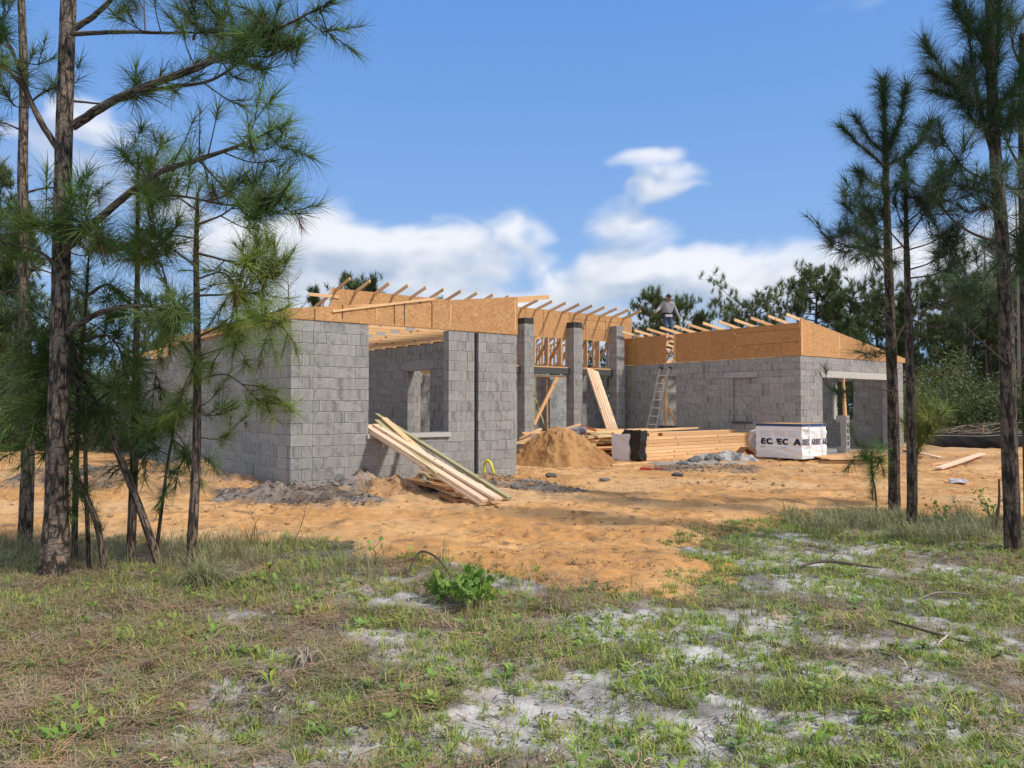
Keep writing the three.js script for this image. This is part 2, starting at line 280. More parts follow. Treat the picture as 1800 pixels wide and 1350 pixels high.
// axis 'u': face at z = -w0, body going inward; axis 'w': face at x = u0, body going to +side
function wall({ name, u0, w0, axis, len, n = 15, y0 = 0, th = TH, side = 1, open = [], e0, e1, singles = true, tarTop = 0, lens }) {
  const g = new THREE.Group(); g.name = name; house.add(g);
  const rest = [], cores = [];
  const put = (a, b, y, h) => axis === 'u' ? [u0 + (a + b) / 2, y + h / 2, -w0 - th / 2] : [u0 + side * th / 2, y + h / 2, -(w0 + (a + b) / 2)];
  for (let c = 0; c < n; c++) {
    const y = y0 + c * CH, yc = y + CH / 2;
    let spans = [[e0 ? e0(c) : 0, len - (e1 ? e1(c) : 0)]];
    for (const o of open) if (yc > o.y0 && yc < o.y1) spans = spans.flatMap(([a, b]) => (o.b <= a || o.a >= b) ? [[a, b]] : [[a, o.a], [o.b, b]].filter(([p, q]) => q - p > .02));
    for (const [a, b] of spans) {
      let x = a, first = true;
      while (x < b - .01) {
        let l = lens ? lens[Math.floor(br() * lens.length)] : (first && c % 2 ? .2032 : (br() < .74 ? .4064 : [.2032, .3048, .127, .254][Math.floor(br() * 4)])); first = false;
        if (b - x - l < .1) l = Math.round((b - x) * 100) / 100 > .5 ? (b - x) / 2 : b - x;
        const p = put(x, x + l, y, CH), gl = Math.max(.04, l - .0095);
        const mesh = new THREE.Mesh(blockG(Math.round(gl * 100) / 100, CH - .0095, th - (br() < .5 ? 0 : .003)), tarTop && c >= n - tarTop && br() < .55 ? smearM : blockM[Math.floor(br() * 6) * 9 + Math.floor(br() * 9)]);
        mesh.position.set(p[0] + (br() - .5) * .002, p[1], p[2] + (br() - .5) * .002);
        mesh.rotation.y = (axis === 'w' ? Math.PI / 2 : 0) + (br() < .5 ? Math.PI : 0); if (br() < .5) mesh.rotation.z = Math.PI;
        lit(mesh); mesh.name = 'block'; rest.push(mesh); x += l;
      }
      cores.push([a, b, y]);
    }
  }
  // mortar bed, a hair behind the faces: merge runs of equal spans upwards
  const runs = [];
  for (const [a, b, y] of cores) { const r = runs.find((q) => Math.abs(q[0] - a) < .21 && Math.abs(q[1] - b) < .21 && Math.abs(q[3] - y) < .01); if (r) { r[0] = Math.max(r[0], a); r[1] = Math.min(r[1], b); r[3] = y + CH; } else runs.push([a, b, y, y + CH]); }
  const cg = runs.map(([a, b, ya, yb]) => { const L = b - a - .034, p = put(a, b, ya, yb - ya), q = new THREE.BoxGeometry(L, yb - ya - .008, th - .016); if (axis === 'w') q.rotateY(Math.PI / 2); return q.translate(p[0], p[1], p[2]); });
  part(g, 'mortar', mergeGeometries(cg), M.mortar).userData.kind = 'stuff';
  rest.sort((p, q) => q.position.y * 0 + 0);
  const many = singles ? rest.slice(0, 300) : [], others = singles ? rest.slice(300) : rest;
  for (const m of many) g.add(m);
  if (others.length) {
    const byMat = new Map();
    for (const m of others) { const k = blockM.indexOf(m.material) % 9; if (!byMat.has(k)) byMat.set(k, []); m.updateMatrix(); byMat.get(k).push(m.geometry.clone().applyMatrix4(m.matrix)); }
    for (const [k, gs] of byMat) part(g, 'block_courses', mergeGeometries(gs), k < 0 ? smearM : blockM[((k * 7) % 6) * 9 + k]).userData.kind = 'stuff';
  }
  return g;
}
const cast = (par, name, x0, x1, y0, y1, z0, z1, m = M.precast) => part(par, name, at(box(x1 - x0, y1 - y0, z1 - z0), (x0 + x1) / 2, (y0 + y1) / 2, (z0 + z1) / 2), m);
const il = (c) => (c % 2 ? TH : 0), li = (c) => (c % 2 ? 0 : TH);
const TOP = 15 * CH;
// left wing
const frontWall = wall({ name: 'front_wall', u0: 0, w0: 0, axis: 'u', len: 3.9, e0: il, open: [{ a: 1.5, b: 3.27, y0: .93, y1: 9 }] });
wall({ name: 'front_pier', u0: 4.0, w0: 0, axis: 'u', len: 1.0, e1: il });
cast(house, 'joint_board', 3.905, 3.995, 0, TOP - .02, -.19, -.09, M.darkcast);
cast(house, 'window_sill', 1.46, 3.30, .915, .995, -.24, .05, M.precast);
wall({ name: 'side_wall', u0: 0, w0: 0, axis: 'w', len: 8.1, e0: li });
wall({ name: 'recessed_side_wall', u0: .9, w0: 8.1, axis: 'w', len: 8, singles: true });
cast(house, 'eave_beam', .9, 1.1, 2.44, 2.64, -9.2, -8.05, M.precast);
const courtWall = wall({ name: 'courtyard_wall', u0: 5.0, w0: 0, axis: 'w', side: -1, len: 7.2, e0: li, open: [{ a: 3.2, b: 4.25, y0: .8, y1: 2.43 }] });
cast(courtWall, 'lintel', 4.79, 5.01, 2.42, 2.66, -4.55, -2.95, blockM[7]);
cast(courtWall, 'window_sill', 4.78, 5.04, .80, .86, -4.24, -3.21, M.darkcast);
// entry columns with lintels between them, all along one line
const COLS = [6.77, 8.97, 11.17, 13.38, 15.5];
COLS.forEach((u, i) => {
  const a = u - .4;
  const g = wall({ name: 'entry_column', u0: a, w0: 6.9, axis: 'u', len: .4064, n: 22, y0: 0, th: .4064, tarTop: 1, lens: [.4064, .2032], singles: i > 0 });
  if (i < 4 && i > 0) cast(house, 'lintel', u + .01, u + 1.78, 2.64, 2.85, -7.32, -7.1, M.darkcast);
});
cast(house, 'lintel', 5.0, 6.35, 2.64, 2.85, -7.32, -7.1, M.darkcast); cast(house, 'lintel', 6.79, 8.55, 2.64, 2.85, -7.32, -7.1, M.darkcast);
cast(house, 'top_plate', 5.0, 15.0, 2.853, 2.893, -7.31, -7.12, M.pineB);
wall({ name: 'entry_wing_wall', u0: 11.9, w0: 8.2, axis: 'u', len: 1.1, n: 13, singles: false }); wall({ name: 'entry_wing_wall', u0: 14.2, w0: 8.0, axis: 'u', len: 1.5, n: 13, singles: false });
wall({ name: 'entry_wing_wall', u0: 9.6, w0: 8.3, axis: 'u', len: .9, n: 13, singles: false });
// inner and rear walls
wall({ name: 'rear_wall', u0: 0, w0: 15.5, axis: 'u', len: 22.4, singles: false, open: [{ a: 1.5, b: 3, y0: .9, y1: 2.4 }, { a: 8, b: 10.4, y0: 0, y1: 2.4 }, { a: 13, b: 15, y0: .9, y1: 2.4 }] });
wall({ name: 'inner_wall', u0: 5, w0: 11.2, axis: 'u', len: 11, n: 13, singles: false, open: [{ a: 2.2, b: 3.4, y0: 0, y1: 2.2 }, { a: 8.6, b: 9.6, y0: 0, y1: 2.2 }] });
// garage wing
const gw = wall({ name: 'garage_side_wall', u0: 15.9, w0: 0, axis: 'w', len: 7.3, e0: li, open: [{ a: 4.81, b: 5.6, y0: .81, y1: 2.64 }, { a: 1.72, b: 2.43, y0: .99, y1: 2.44 }] });
wall({ name: 'blocked_window', u0: 15.96, w0: 1.725, axis: 'w', len: .70, n: 7, y0: .99 + .03, th: .13, lens: [.4064, .3048, .35] });
cast(gw, 'lintel', 15.86, 16.1, 2.44, 2.62, -2.75, -1.5, blockM[3]); cast(gw, 'window_sill', 15.86, 16.1, .965, 1.015, -2.47, -1.70, M.darkcast);
cast(gw, 'lintel', 15.885, 16.1, 2.64, 2.80, -5.78, -4.62, blockM[3]); cast(gw, 'window_sill', 15.86, 16.1, .77, .83, -5.62, -4.79, M.darkcast);
const gf = wall({ name: 'garage_front_wall', u0: 15.9, w0: 0, axis: 'u', len: 6.45, e0: il, open: [{ a: 1.2, b: 5.4, y0: -1, y1: 2.64 }] });
cast(gf, 'garage_door_lintel', 17.04, 21.36, 2.42, 2.635, -.205, .012, M.precast);
const ge = wall({ name: 'garage_end_wall', u0: 22.35, w0: 0, axis: 'w', side: -1, len: 7.3, e0: li, open: [{ a: 1.72, b: 2.5, y0: 1.0, y1: 2.44 }] });
cast(ge, 'window_trim', 22.13, 22.36, 1.02, 2.43, -2.53, -2.46, M.precast);
const gb = wall({ name: 'garage_back_wall', u0: 16.1, w0: 7.1, axis: 'u', len: 6.05 });
wall({ name: 'garage_inner_pier', u0: 20.4, w0: 4.6, axis: 'u', len: .8, singles: false });
// slab
cast(house, 'floor_slab', .02, 4.98, -.14, .012, -15.6, -.03, std({ color: lin(.42, .41, .39), map: blockT[2] }));
cast(house, 'floor_slab', 4.985, 15.9, -.14, .012, -15.6, -6.6, std({ color: lin(.40, .39, .37), map: blockT[1] }));
cast(house, 'garage_slab', 15.905, 22.34, -.14, .02, -15.6, .45, std({ color: lin(.52, .51, .48), map: blockT[3] }));
// ------------- roof framing
const tr = rng(99);
function truss(name, rot, origin, spec) {   // spec in the truss plane: s along, y up
  const g = new THREE.Group(); g.name = name; house.add(g);
  const w = WOODS[Math.floor(tr() * 5)];
  const pt = (s, y) => rot ? [origin, y, -s] : [s, y, -origin];
  for (const [nm, s0, y0, s1, y1, h] of spec) {
    if (nm === 'nail_plate') { part(g, nm, rot ? at(box(.006, .10, .2), origin - .022, y0, -s0) : at(box(.2, .10, .006), s0, y0, -origin + .023), M.zinc); continue; }
    part(g, nm, bar(pt(s0, y0), pt(s1, y1), .038, h || .089, tr() * 3), tr() < .6 ? w : WOODS[Math.floor(tr() * 5)]);
  }
  return g;
}
const SL = .128;
function monoSpec(s0, s1, dir, y, tail, over, slope = SL) {   // low at s0, high at s1
  const L = s1 - s0, yt = (s) => y + .14 + slope * Math.abs(s - s0) * 1, q = [];
  q.push(['bottom_chord', s0, y + .045, s1, y + .045]);
  q.push(['top_chord', s0 - dir * tail, yt(s0) - slope * tail, s1 + dir * over, yt(s0) + slope * (Math.abs(L) + over)]);
  for (let k = 1; k <= 3; k++) { const a = s0 + L * k / 3.02, b = s0 + L * (k - .5) / 3.02; q.push(['web', a, y + .09, a, yt(a) - .045]); if (k > 1) q.push(['web', a - dir * .05, y + .09, b, yt(b) - .05]); }
  q.push(['nail_plate', s0 + L * .55, y + .045], ['nail_plate', s0 + L * .34, y + .045]);
  return q;
}
for (let k = 0; k < 14; k++) truss('truss', false, .022 + k * .61, monoSpec(0, 4.98, 1, TOP, .18, .95));
for (let k = 14; k < 24; k++) truss('truss', false, .022 + k * .61, monoSpec(.9, 4.98, 1, TOP, .6, k > 10 ? -.2 : .95));
// centre: high side on the courtyard, falling to the rear
const CY = 2.893, HW = 7.3;
for (let k = 0; k < 20; k++) {
  const u = 4.2 + k * .612, yT = 4.80, sl = .235;
  const q = [['bottom_chord', HW + .04, CY + .045, 15.6, CY + .045], ['top_chord', HW - .92, yT + .92 * sl, 15.9, yT - 8.6 * sl], ['post', HW + .03, CY + .09, HW + .03, yT - .05], ['web', HW + 1.6, CY + .09, HW + 1.6, yT - 1.6 * sl - .05], ['web', HW + 1.55, CY + .1, HW + .1, yT - .12], ['web', HW + 3.4, CY + .09, HW + 3.4, yT - 3.4 * sl - .05], ['web', HW + 3.35, CY + .1, HW + 1.7, yT - .1 - 1.7 * sl], ...[.8, 2.5, 4.3, 5.2, 6.1].map((s) => ['web', HW + s, CY + .09, HW + s, yT - s * sl - .05]), ['web', HW + 5.1, CY + .1, HW + 3.5, yT - .1 - 3.5 * sl], ['web', HW + 6.8, CY + .1, HW + 5.3, yT - .1 - 5.3 * sl]];
  truss('truss', true, u, q);
}
for (let k = 0; k < 13; k++) { const t = truss('truss', false, .022 + k * .61, monoSpec(22.35, 15.92, -1, TOP, .3, .72, .148)); }
for (const [a, b] of [[[3.4, 4.62, -7.26], [4.3, 4.62, -7.26]], [[8.9, 3.0, -8.6], [11.0, 4.3, -8.6]], [[11.4, 3.6, -8.9], [13.2, 4.1, -8.9]]]) part(house, 'brace_board', bar(a, b, .038, .089, tr() * 3), M.pine);
// sheathing
function panel(pts, z, m, axisW, t = .012) {   // outline in (s, y)
  const s = new THREE.Shape(pts.map(([a, b]) => new THREE.Vector2(a, b))), g = new THREE.ExtrudeGeometry(s, { depth: t, bevelEnabled: false });
  if (axisW) { g.rotateY(Math.PI / 2); g.translate(z - t, 0, 0); } else g.translate(0, 0, z);
  return part(house, 'sheathing_panel', g, m);
}
const osb = () => M.osb[Math.floor(tr() * 3)];
{ // left wing gable on the front wall
  const yt = (s) => TOP + .187 + SL * s, S = [-.2, .42, .95, 2.02, 2.24, 2.86, 5.02];
  for (let k = 0; k < S.length - 1; k++) { const a = S[k] + .004, b = S[k + 1] - .004; if (a < 3 && b > .9) panel([[a, TOP + .004], [b, TOP + .004], [b, yt(b) - .005 - .10 * (k === 2 || k === 3 ? .6 : k === 4 ? .5 : 0)], [a, yt(a) - .005 - .06 * (k === 3 || k === 4 ? 1 : 0)]], .005, osb()); else panel([[a, TOP + .004], [b, TOP + .004], [b, yt(b) - .005], [a, yt(a) - .005]], .005, osb()); }
  part(house, 'trim_strip', bar([.75, yt(.75) - .10, .035], [2.9, yt(2.9) + .04, .035], .02, .04), M.pineC);
  for (const [u, a, b] of [[.42, .0, .17], [.95, .05, .3], [2.02, .02, .40], [2.24, .02, .44], [2.86, .0, .5]]) part(house, 'seam_mark', at(box(.016, b - a, .006), u, TOP + .02 + (a + b) / 2, .019), M.tar);
  for (const u of [7.6, 8.0, 10.2, 11.1, 11.9, 13.1, 13.9, 14.9]) part(house, 'seam_mark', at(box(.014, .9, .006), u, 4.38, -HW + .036), M.agedB);
  // high wall over the entry
  const T = [4.08, 4.5, 6.9, 7.6, 8.0, 9.6, 10.2, 11.1, 11.9, 13.1, 13.9, 14.9, 15.6, 16.3];
  for (let k = 0; k < T.length - 1; k++) {
    const a = T[k] + .004, b = T[k + 1] - .004, m = osb();
    if (k >= 9 || k === 3) { panel([[a, 3.9], [b, 3.9], [b, 4.31], [a, 4.31]], -HW + .02, m); panel([[a, 4.32], [b, 4.32], [b, 4.62], [a, 4.62]], -HW + .021, osb()); panel([[a, 4.63], [b, 4.63], [b, 4.86], [a, 4.86]], -HW + .022, m); }
    else panel([[a, 3.9], [b, 3.9], [b, 4.86], [a, 4.86]], -HW + .02, m);
  }
  part(house, 'sheathing_edge', bar([4.06, 3.9, -HW + .02], [4.06, 4.86, -HW + .02], .03, .03), M.pineC);
  // garage, side and front gable
  const gs = 15.89, gt = 4.05, G1 = [0, .62, 2.35, 3.25, 4.81], G2 = [5.22, 5.75, 6.0, 7.05, 7.3];
  const side = (a, b, y0, y1) => panel([[a + .004, y0], [b - .004, y0], [b - .004, y1], [a + .004, y1]], gs, M.osbOld[Math.floor(tr() * 2)], true);
  for (let k = 0; k < 4; k++) { if (k < 2) { side(G1[k], G1[k + 1], TOP + .004, TOP + .42); side(G1[k], G1[k + 1], TOP + .43, TOP + .82); side(G1[k], G1[k + 1], TOP + .83, gt); } else side(G1[k], G1[k + 1], TOP + .004, gt); }
  for (let k = 0; k < 4; k++) side(G2[k], G2[k + 1], TOP + .004, gt);
  for (const y of [TOP + .425, TOP + .825]) part(house, 'seam_board', bar([15.92, y, -.05], [15.92, y, -2.3], .04, .06), M.agedB);
  for (const y of [4.315, 4.625]) part(house, 'seam_board', bar([13.1, y, -HW - .02], [16.2, y, -HW - .02], .03, .06), M.agedB);
  const F = [15.895, 16.55, 18.2, 19.4, 22.75], fy = (s) => Math.max(TOP + .02, TOP + .187 + .148 * (22.35 - s) - .005);
  for (let k = 0; k < 4; k++) { const a = F[k] + .003, b = F[k + 1] - .003; panel([[a, TOP + .004], [b, TOP + .004], [b, fy(b)], [a, fy(a)]], .006, osb()); }
}
// stacked truss heels along the eave of the left wing
for (let k = 0; k < 27; k++) part(house, 'eave_block', at(box(.038, .13 + tr() * .04, .27), -.06 - tr() * .02, TOP + .10 + tr() * .03, -.30 - k * .305), WOODS[Math.floor(tr() * 5)]);
part(house, 'eave_plate', bar([-.03, TOP + .019, -.1], [-.03, TOP + .019, -8.1], .14, .036), M.pineC);
part(house, 'court_plate', bar([4.9, TOP + .019, -.3], [4.9, TOP + .019, -7], .18, .036), M.agedB);

// ---------------------------------------------------------------- things on the building site
const ys = (x, z) => sandH(x, z, padDist(x, z))[0], yg = (x, z) => Math.max(groundH(x, z), ys(x, z));
const or = rng(4242);
const UW = (u, w, y) => { const [x, z] = fromUW(u, w); return [x, y, z]; };
const grp = (a, b) => [M.endgrain, M.endgrain, a, a, a, a];
function board(name, label, cat, a, b, w, h, m, group) {   // geometry about its own middle
  const A = V(...a), B = V(...b), c = A.clone().add(B).multiplyScalar(.5);
  const o = solo(name, label, cat, bar(A.clone().sub(c).toArray(), B.clone().sub(c).toArray(), w, h, or() * 3), m, group); o.position.copy(c); return o;
}
// smears of mortar and damp dirt left on the walls
{
  const smear = (u, y, w, h, c, side) => { const pts = []; for (let k = 0; k < 26; k++) { const a = k / 26 * 6.283, q = .7 + .6 * fbm(Math.cos(a) * 1.7 + u * 3, Math.sin(a) * 1.7 + y * 5, 3); pts.push(new THREE.Vector2(Math.cos(a) * w * q, Math.sin(a) * h * q)); } const g = new THREE.ExtrudeGeometry(new THREE.Shape(pts), { depth: .004, bevelEnabled: false }); if (side) { g.rotateY(-Math.PI / 2); g.translate(-.0045, y, -u); } else g.translate(u, y, .0045); part(house, 'mortar_smear', g, std({ color: lin(...c), map: grainT, roughness: 1 })); };
  smear(.93, .2, .11, .09, [.30, .30, .295]); smear(3.6, .25, .1, .07, [.27, .27, .268]); smear(1.42, .3, .09, .08, [.2, .19, .18]);
}
// boards leaning on the front window sill
{
  const sill = .995;
  const lean = (low, u, y, ext, w, h, m, label) => { const L = V(...low), T = V(...UW(u, .0, y)), d = T.clone().sub(L).normalize(), E = T.clone().addScaledVector(d, ext); board('leaning_board', label, 'board', L.toArray(), E.toArray(), w, h, m, 'boards leaning on the window sill'); };
  const L0 = [-0.36,-11.53], L1 = [-0.23,-11.53], L2 = [-0.06,-12.21];
  const lo = (p, dx, y) => [p[0] + dx, y + ys(p[0], p[1]) + .02, p[1]];
  lean(lo(L0, -.04, .02), 1.63, sill + .03, .35, .22, .04, M.paleB, 'lowest pale board on the left of the bundle leaning on the sill');
  lean(lo(L0, -.01, .065), 1.64, sill + .075, .32, .2, .04, M.pale, 'top left pale board of the bundle leaning on the sill');
  lean(lo(L1, .0, .02), 1.80, sill + .03, .3, .15, .04, M.paleB, 'lower right pale board of the bundle leaning on the sill');
  lean(lo(L1, .03, .065), 1.80, sill + .075, .28, .14, .04, M.pale, 'upper right pale board of the bundle leaning on the sill');
  lean(lo(L0, .1, .11), 1.73, sill + .12, .2, .11, .04, M.pale, 'narrow pale board lying on top of the leaning bundle');
  lean(lo(L2, .02, .02), 2.25, sill + .03, 1.15, .09, .05, M.greenB, 'single pale green board leaning apart from the others');
  lean(lo([-1.01,-12.43], 0, .3), 2.02, sill + .13, .55, .12, .04, M.pineC, 'yellow board crossing under the green board at the sill');
  lean(lo([-1.19,-12.43], 0, .35), 1.86, sill + .10, .55, .09, .04, M.green, 'short greenish board between bundle and yellow board');
}
// offcuts below the leaning boards
{
  const S = [[690, 836, 735, 838, .14, .1, 'aged', 'brown plank end sticking out left of the scrap heap'], [715, 850, 790, 862, .2, .06, 'aged', 'widest brown plank in the scrap heap'], [728, 842, 800, 866, .16, .12, 'pineB', 'tan plank lying across the scrap heap'], [740, 838, 770, 842, .1, .17, 'aged', 'short thick block on the scrap heap'], [722, 826, 745, 834, .09, .26, 'agedB', 'dark brown stub standing up behind the scrap heap'], [745, 840, 758, 856, .05, .24, 'green', 'thin grey green lath on the scrap heap'], [730, 851, 750, 842, .04, .25, 'paleB', 'thin pale lath crossing the scrap heap'], [752, 852, 790, 858, .05, .14, 'agedB', 'thin dark lath on the front of the scrap heap'], [765, 846, 800, 850, .12, .1, 'pine', 'yellow offcut at the back of the scrap heap'], [785, 864, 811, 875, .2, .05, 'pineC', 'pale sheet offcut at the front of the scrap heap'], [775, 872, 805, 878, .1, .03, 'agedB', 'dark plank half buried in front of the scrap heap'], [838, 859, 850, 855, .05, .06, 'pale', 'small pale offcut right of the leaning boards'], [866, 867, 896, 867, .04, .02, 'pale', 'thin pale strip on sand beside the green board']];
  const gp = [[...[-2.31,-14.95]], [...[-1.85,-13.58]], [...[-1.77,-13.94]], [...[-1.76,-14.95]], [...[-2.02,-15.39]], [...[-1.64,-14.33]], [...[-1.77,-14.53]], [...[-1.46,-13.4]], [...[-1.43,-14.33]], [...[-1.08,-12.74]], [...[-1.15,-12.43]], [...[-0.62,-13.58]], [...[-0.34,-13.4]]];
  const ge = [[...[-1.79,-14.95]], [...[-0.97,-12.59]], [...[-0.92,-12.43]], [...[-1.41,-14.73]], [...[-1.67,-14.95]], [...[-1.33,-12.9]], [...[-1.58,-14.53]], [...[-1.01,-12.74]], [...[-1.01,-13.94]], [...[-0.79,-12.14]], [...[-0.82,-11.86]], [...[-0.51,-13.94]], [...[-0.04,-13.4]]];
  S.forEach(([, , , , w, y, m, l], i) => { const a = gp[i], b = ge[i]; board('scrap_board', l, 'board', [a[0], ys(...a) + y + .03, a[1]], [b[0], ys(...b) + y * .8 + .03, b[1]], w, .045, M[m], 'scrap boards by the front wall'); });
}
// lumber stack in front of the courtyard
const dirS = V(.766, 0, -.643), nrmS = V(.643, 0, .766);
{
  const O = V(3.42, 0, -20.75);
  for (let l = 0; l < 8; l++) for (let k = 0; k < 5; k++) {
    if (l === 7 && k > 3) continue;
    const s0 = -.03 * (7 - l) * -1 + (l < 3 ? .06 : 0) + (or() - .5) * .1 + (l === 7 ? 0.4 + or() : 0), len = 5.75 + (or() - .5) * .3 - (l === 7 ? 1.3 + or() * 2 : 0), y = .085 + l * .093;
    const a = O.clone().addScaledVector(dirS, s0).addScaledVector(nrmS, -k * .146 - .06 + (or() - .5) * .012), b = a.clone().addScaledVector(dirS, len);
    board('lumber_plank', l === 7 ? ['front', 'second', 'third', 'rearmost'][k] + ' of the loose planks lying on top of the lumber stack' : k === 0 ? ['lowest', 'second lowest', 'third lowest', 'middle', 'third highest', 'second highest', 'topmost'][l] + ' long plank in the front face of the lumber stack' : 'long yellow plank inside the lumber stack', 'plank', [a.x, y, a.z], [b.x, y + (or() - .5) * .006, b.z], .138, .086, grp(WOODS[Math.floor(or() * 5)]), l === 7 ? 'loose planks on the stack' : k === 0 ? 'planks facing the camera in the stack' : 'planks behind the front row of the stack');
  }
  for (let k = 0; k < 3; k++) { const c = O.clone().addScaledVector(dirS, .7 + k * 2.1); board('stack_bearer', 'short timber bearer under the yellow lumber stack', 'board', [c.x + nrmS.x * .1, .02, c.z + nrmS.z * .1], [c.x - nrmS.x * .8, .02, c.z - nrmS.z * .8], .09, .05, M.aged, 'bearers under the lumber stack'); }
  // untidy planks heaped behind it
  for (let i = 0; i < 40; i++) {
    const l = Math.floor(i / 5), k = i % 5, c = V(1.95 + or() * 2.9, .1 + l * .095 + or() * .03, -23.1 - k * .3 - or() * .25), len = 2.6 + or() * 2.6, a = .62 + (or() - .5) * (l > 4 ? .24 : .14), dx = Math.cos(a) * len / 2, dz = -Math.sin(a) * len / 2, t = (or() - .5) * .12;
    board('loose_plank', 'rough sawn plank in the untidy heap behind the sand mound', 'plank', [c.x - dx, c.y - t, c.z - dz], [c.x + dx, c.y + t, c.z + dz], .14 + or() * .08, .04 + or() * .02, grp([M.pine, M.pineC, M.pale, M.pineB, M.green][Math.floor(or() * 5)]), 'planks heaped behind the sand mound');
  }
  board('long_plank', 'long pale plank sloping over the top of the sand mound', 'plank', [0.064,0.468,-21.6], [1.942,1.002,-21.9], .2, .05, M.pineC);
  board('long_plank', 'shorter plank beneath the sloping one on the sand mound', 'plank', [0.246,0.57,-22.2], [0.835,0.852,-22.6], .16, .05, M.pine);
  board('ground_strip', 'thin timber strip on the sand before the lumber stack', 'board', [[2.51,-19.45][0], .04, [2.51,-19.45][1]], [[3.91,-20.41][0], .05, [3.91,-20.41][1]], .09, .03, M.pineC);
}
// crumpled sheets
function crumple(lx, ly, lz, amp, seed, n = 22) {
  const g = new THREE.BoxGeometry(lx, ly, lz, n, n, Math.max(2, n >> 1)), p = g.attributes.position;
  for (let i = 0; i < p.count; i++) { const x = p.getX(i), y = p.getY(i), z = p.getZ(i), f = ridge(x * 4 + seed, y * 3 + z * 2.2 + seed, 3) - .5, h = fbm(y * 9 + z * 5 + seed, x * 6, 2) - .5; p.setXYZ(i, x + f * amp + h * amp * .4, y + (fbm(x * 6 + seed, z * 6, 2) - .5) * amp, z + f * amp * .9 + h * amp * .5); }
  g.computeVertexNormals(); return g;
}
{
  const t = -.661;
  const o = solo('black_plastic_sheet', 'crumpled black plastic hanging over the end of the lumber stack', 'plastic sheet', crumple(.24, .80, .62, .09, 3), std({ color: lin(.014, .014, .018), roughness: .32 })); o.position.set(3.28, .47, -20.86); o.rotation.y = .7;
  const w = solo('white_plastic_wrap', 'white plastic wrap left of the black sheet on lumber', 'plastic wrap', crumple(.14, .72, .6, .06, 9), std({ color: lin(.72, .74, .80), roughness: .4 })); w.position.set(2.98, .40, -21.05); w.rotation.y = .74;
  const c = solo('crumpled_tarp', 'crumpled blue grey tarp on the untidy plank heap', 'tarp', crumple(.55, .16, .4, .12, 14), std({ color: lin(.22, .25, .36), roughness: .55 })); c.position.set(...[1.853,0.796,-22.8]);
  board('orange_board', 'orange brown board end beside the crumpled tarp', 'board', [2.029,0.95,-22.7], [2.471,0.802,-22.6], .12, .06, woodOf(.55, .2, .07));
}
// heaps
function heap(name, label, cat, cx, cz, rx, rz, h, colA, colB, seed, rough, kind) {
  const n = 150, m = 70, pos = [], col = [], idx = [], uv = [];
  for (let j = 0; j <= m; j++) for (let i = 0; i <= n; i++) {
    const a = (i % n) / n * Math.PI * 2, r = j / m * 1.15, wob = 1 + .22 * (fbm(Math.cos(a) * 1.4 + seed, Math.sin(a) * 1.4 + seed, 3) - .5) * 2, x = cx + Math.cos(a) * r * rx * wob, z = cz + Math.sin(a) * r * rz * wob;
    const k = Math.pow(sm(1.1, 0, r), .82), y = h * k * (1 + .3 * (fbm(x * 1.8 + seed, z * 1.8, 3) - .5)) + ((ridge(x * 3.4 + seed, z * 3.4, 4) - .5) * rough + (fbm(x * 11 + seed, z * 11, 3) - .5) * rough * .55) * sm(1.1, .8, r) - .1 * sm(.85, 1.15, r);
    pos.push(x, y + ys(x, z) * sm(.5, 1, r), z); uv.push(x, z); col.push(...mix3(colA, colB, sm(.3, .7, fbm(x * 4 + seed, z * 4 + y * 3, 4))));
  }
  const R = n + 1; for (let j = 0; j < m; j++) for (let i = 0; i < n; i++) { const a = j * R + i; idx.push(a, a + 1, a + R, a + 1, a + R + 1, a + R); }
  const g = new THREE.BufferGeometry(); g.setAttribute('position', new THREE.Float32BufferAttribute(pos, 3)); g.setAttribute('color', new THREE.Float32BufferAttribute(col, 3)); g.setAttribute('uv', new THREE.Float32BufferAttribute(uv, 2)); g.setIndex(idx); g.computeVertexNormals();
  return solo(name, label, cat, g, std({ vertexColors: true, map: grainT, bumpMap: grainB, bumpScale: .02, roughness: .97 }));
}
heap('sand_mound', 'brown sand mound heaped beside the lumber stack', 'sand mound', 1.24, -20.2, 1.4, 1.15, .84, [.46, .235, .09], [.66, .37, .15], 3, .2);
heap('mortar_heap', 'grey mortar and gravel heap before the wrapped pallet', 'mortar heap', ...[5.82,-21.03], 1.05, .5, .20, [.24, .24, .245], [.62, .61, .60], 8, .22);
heap('mortar_heap', 'low pale grey sand spill before the lumber stack', 'mortar heap', ...[4.75,-19.82], 1.3, .5, .1, [.42, .36, .3], [.5, .47, .44], 12, .06);
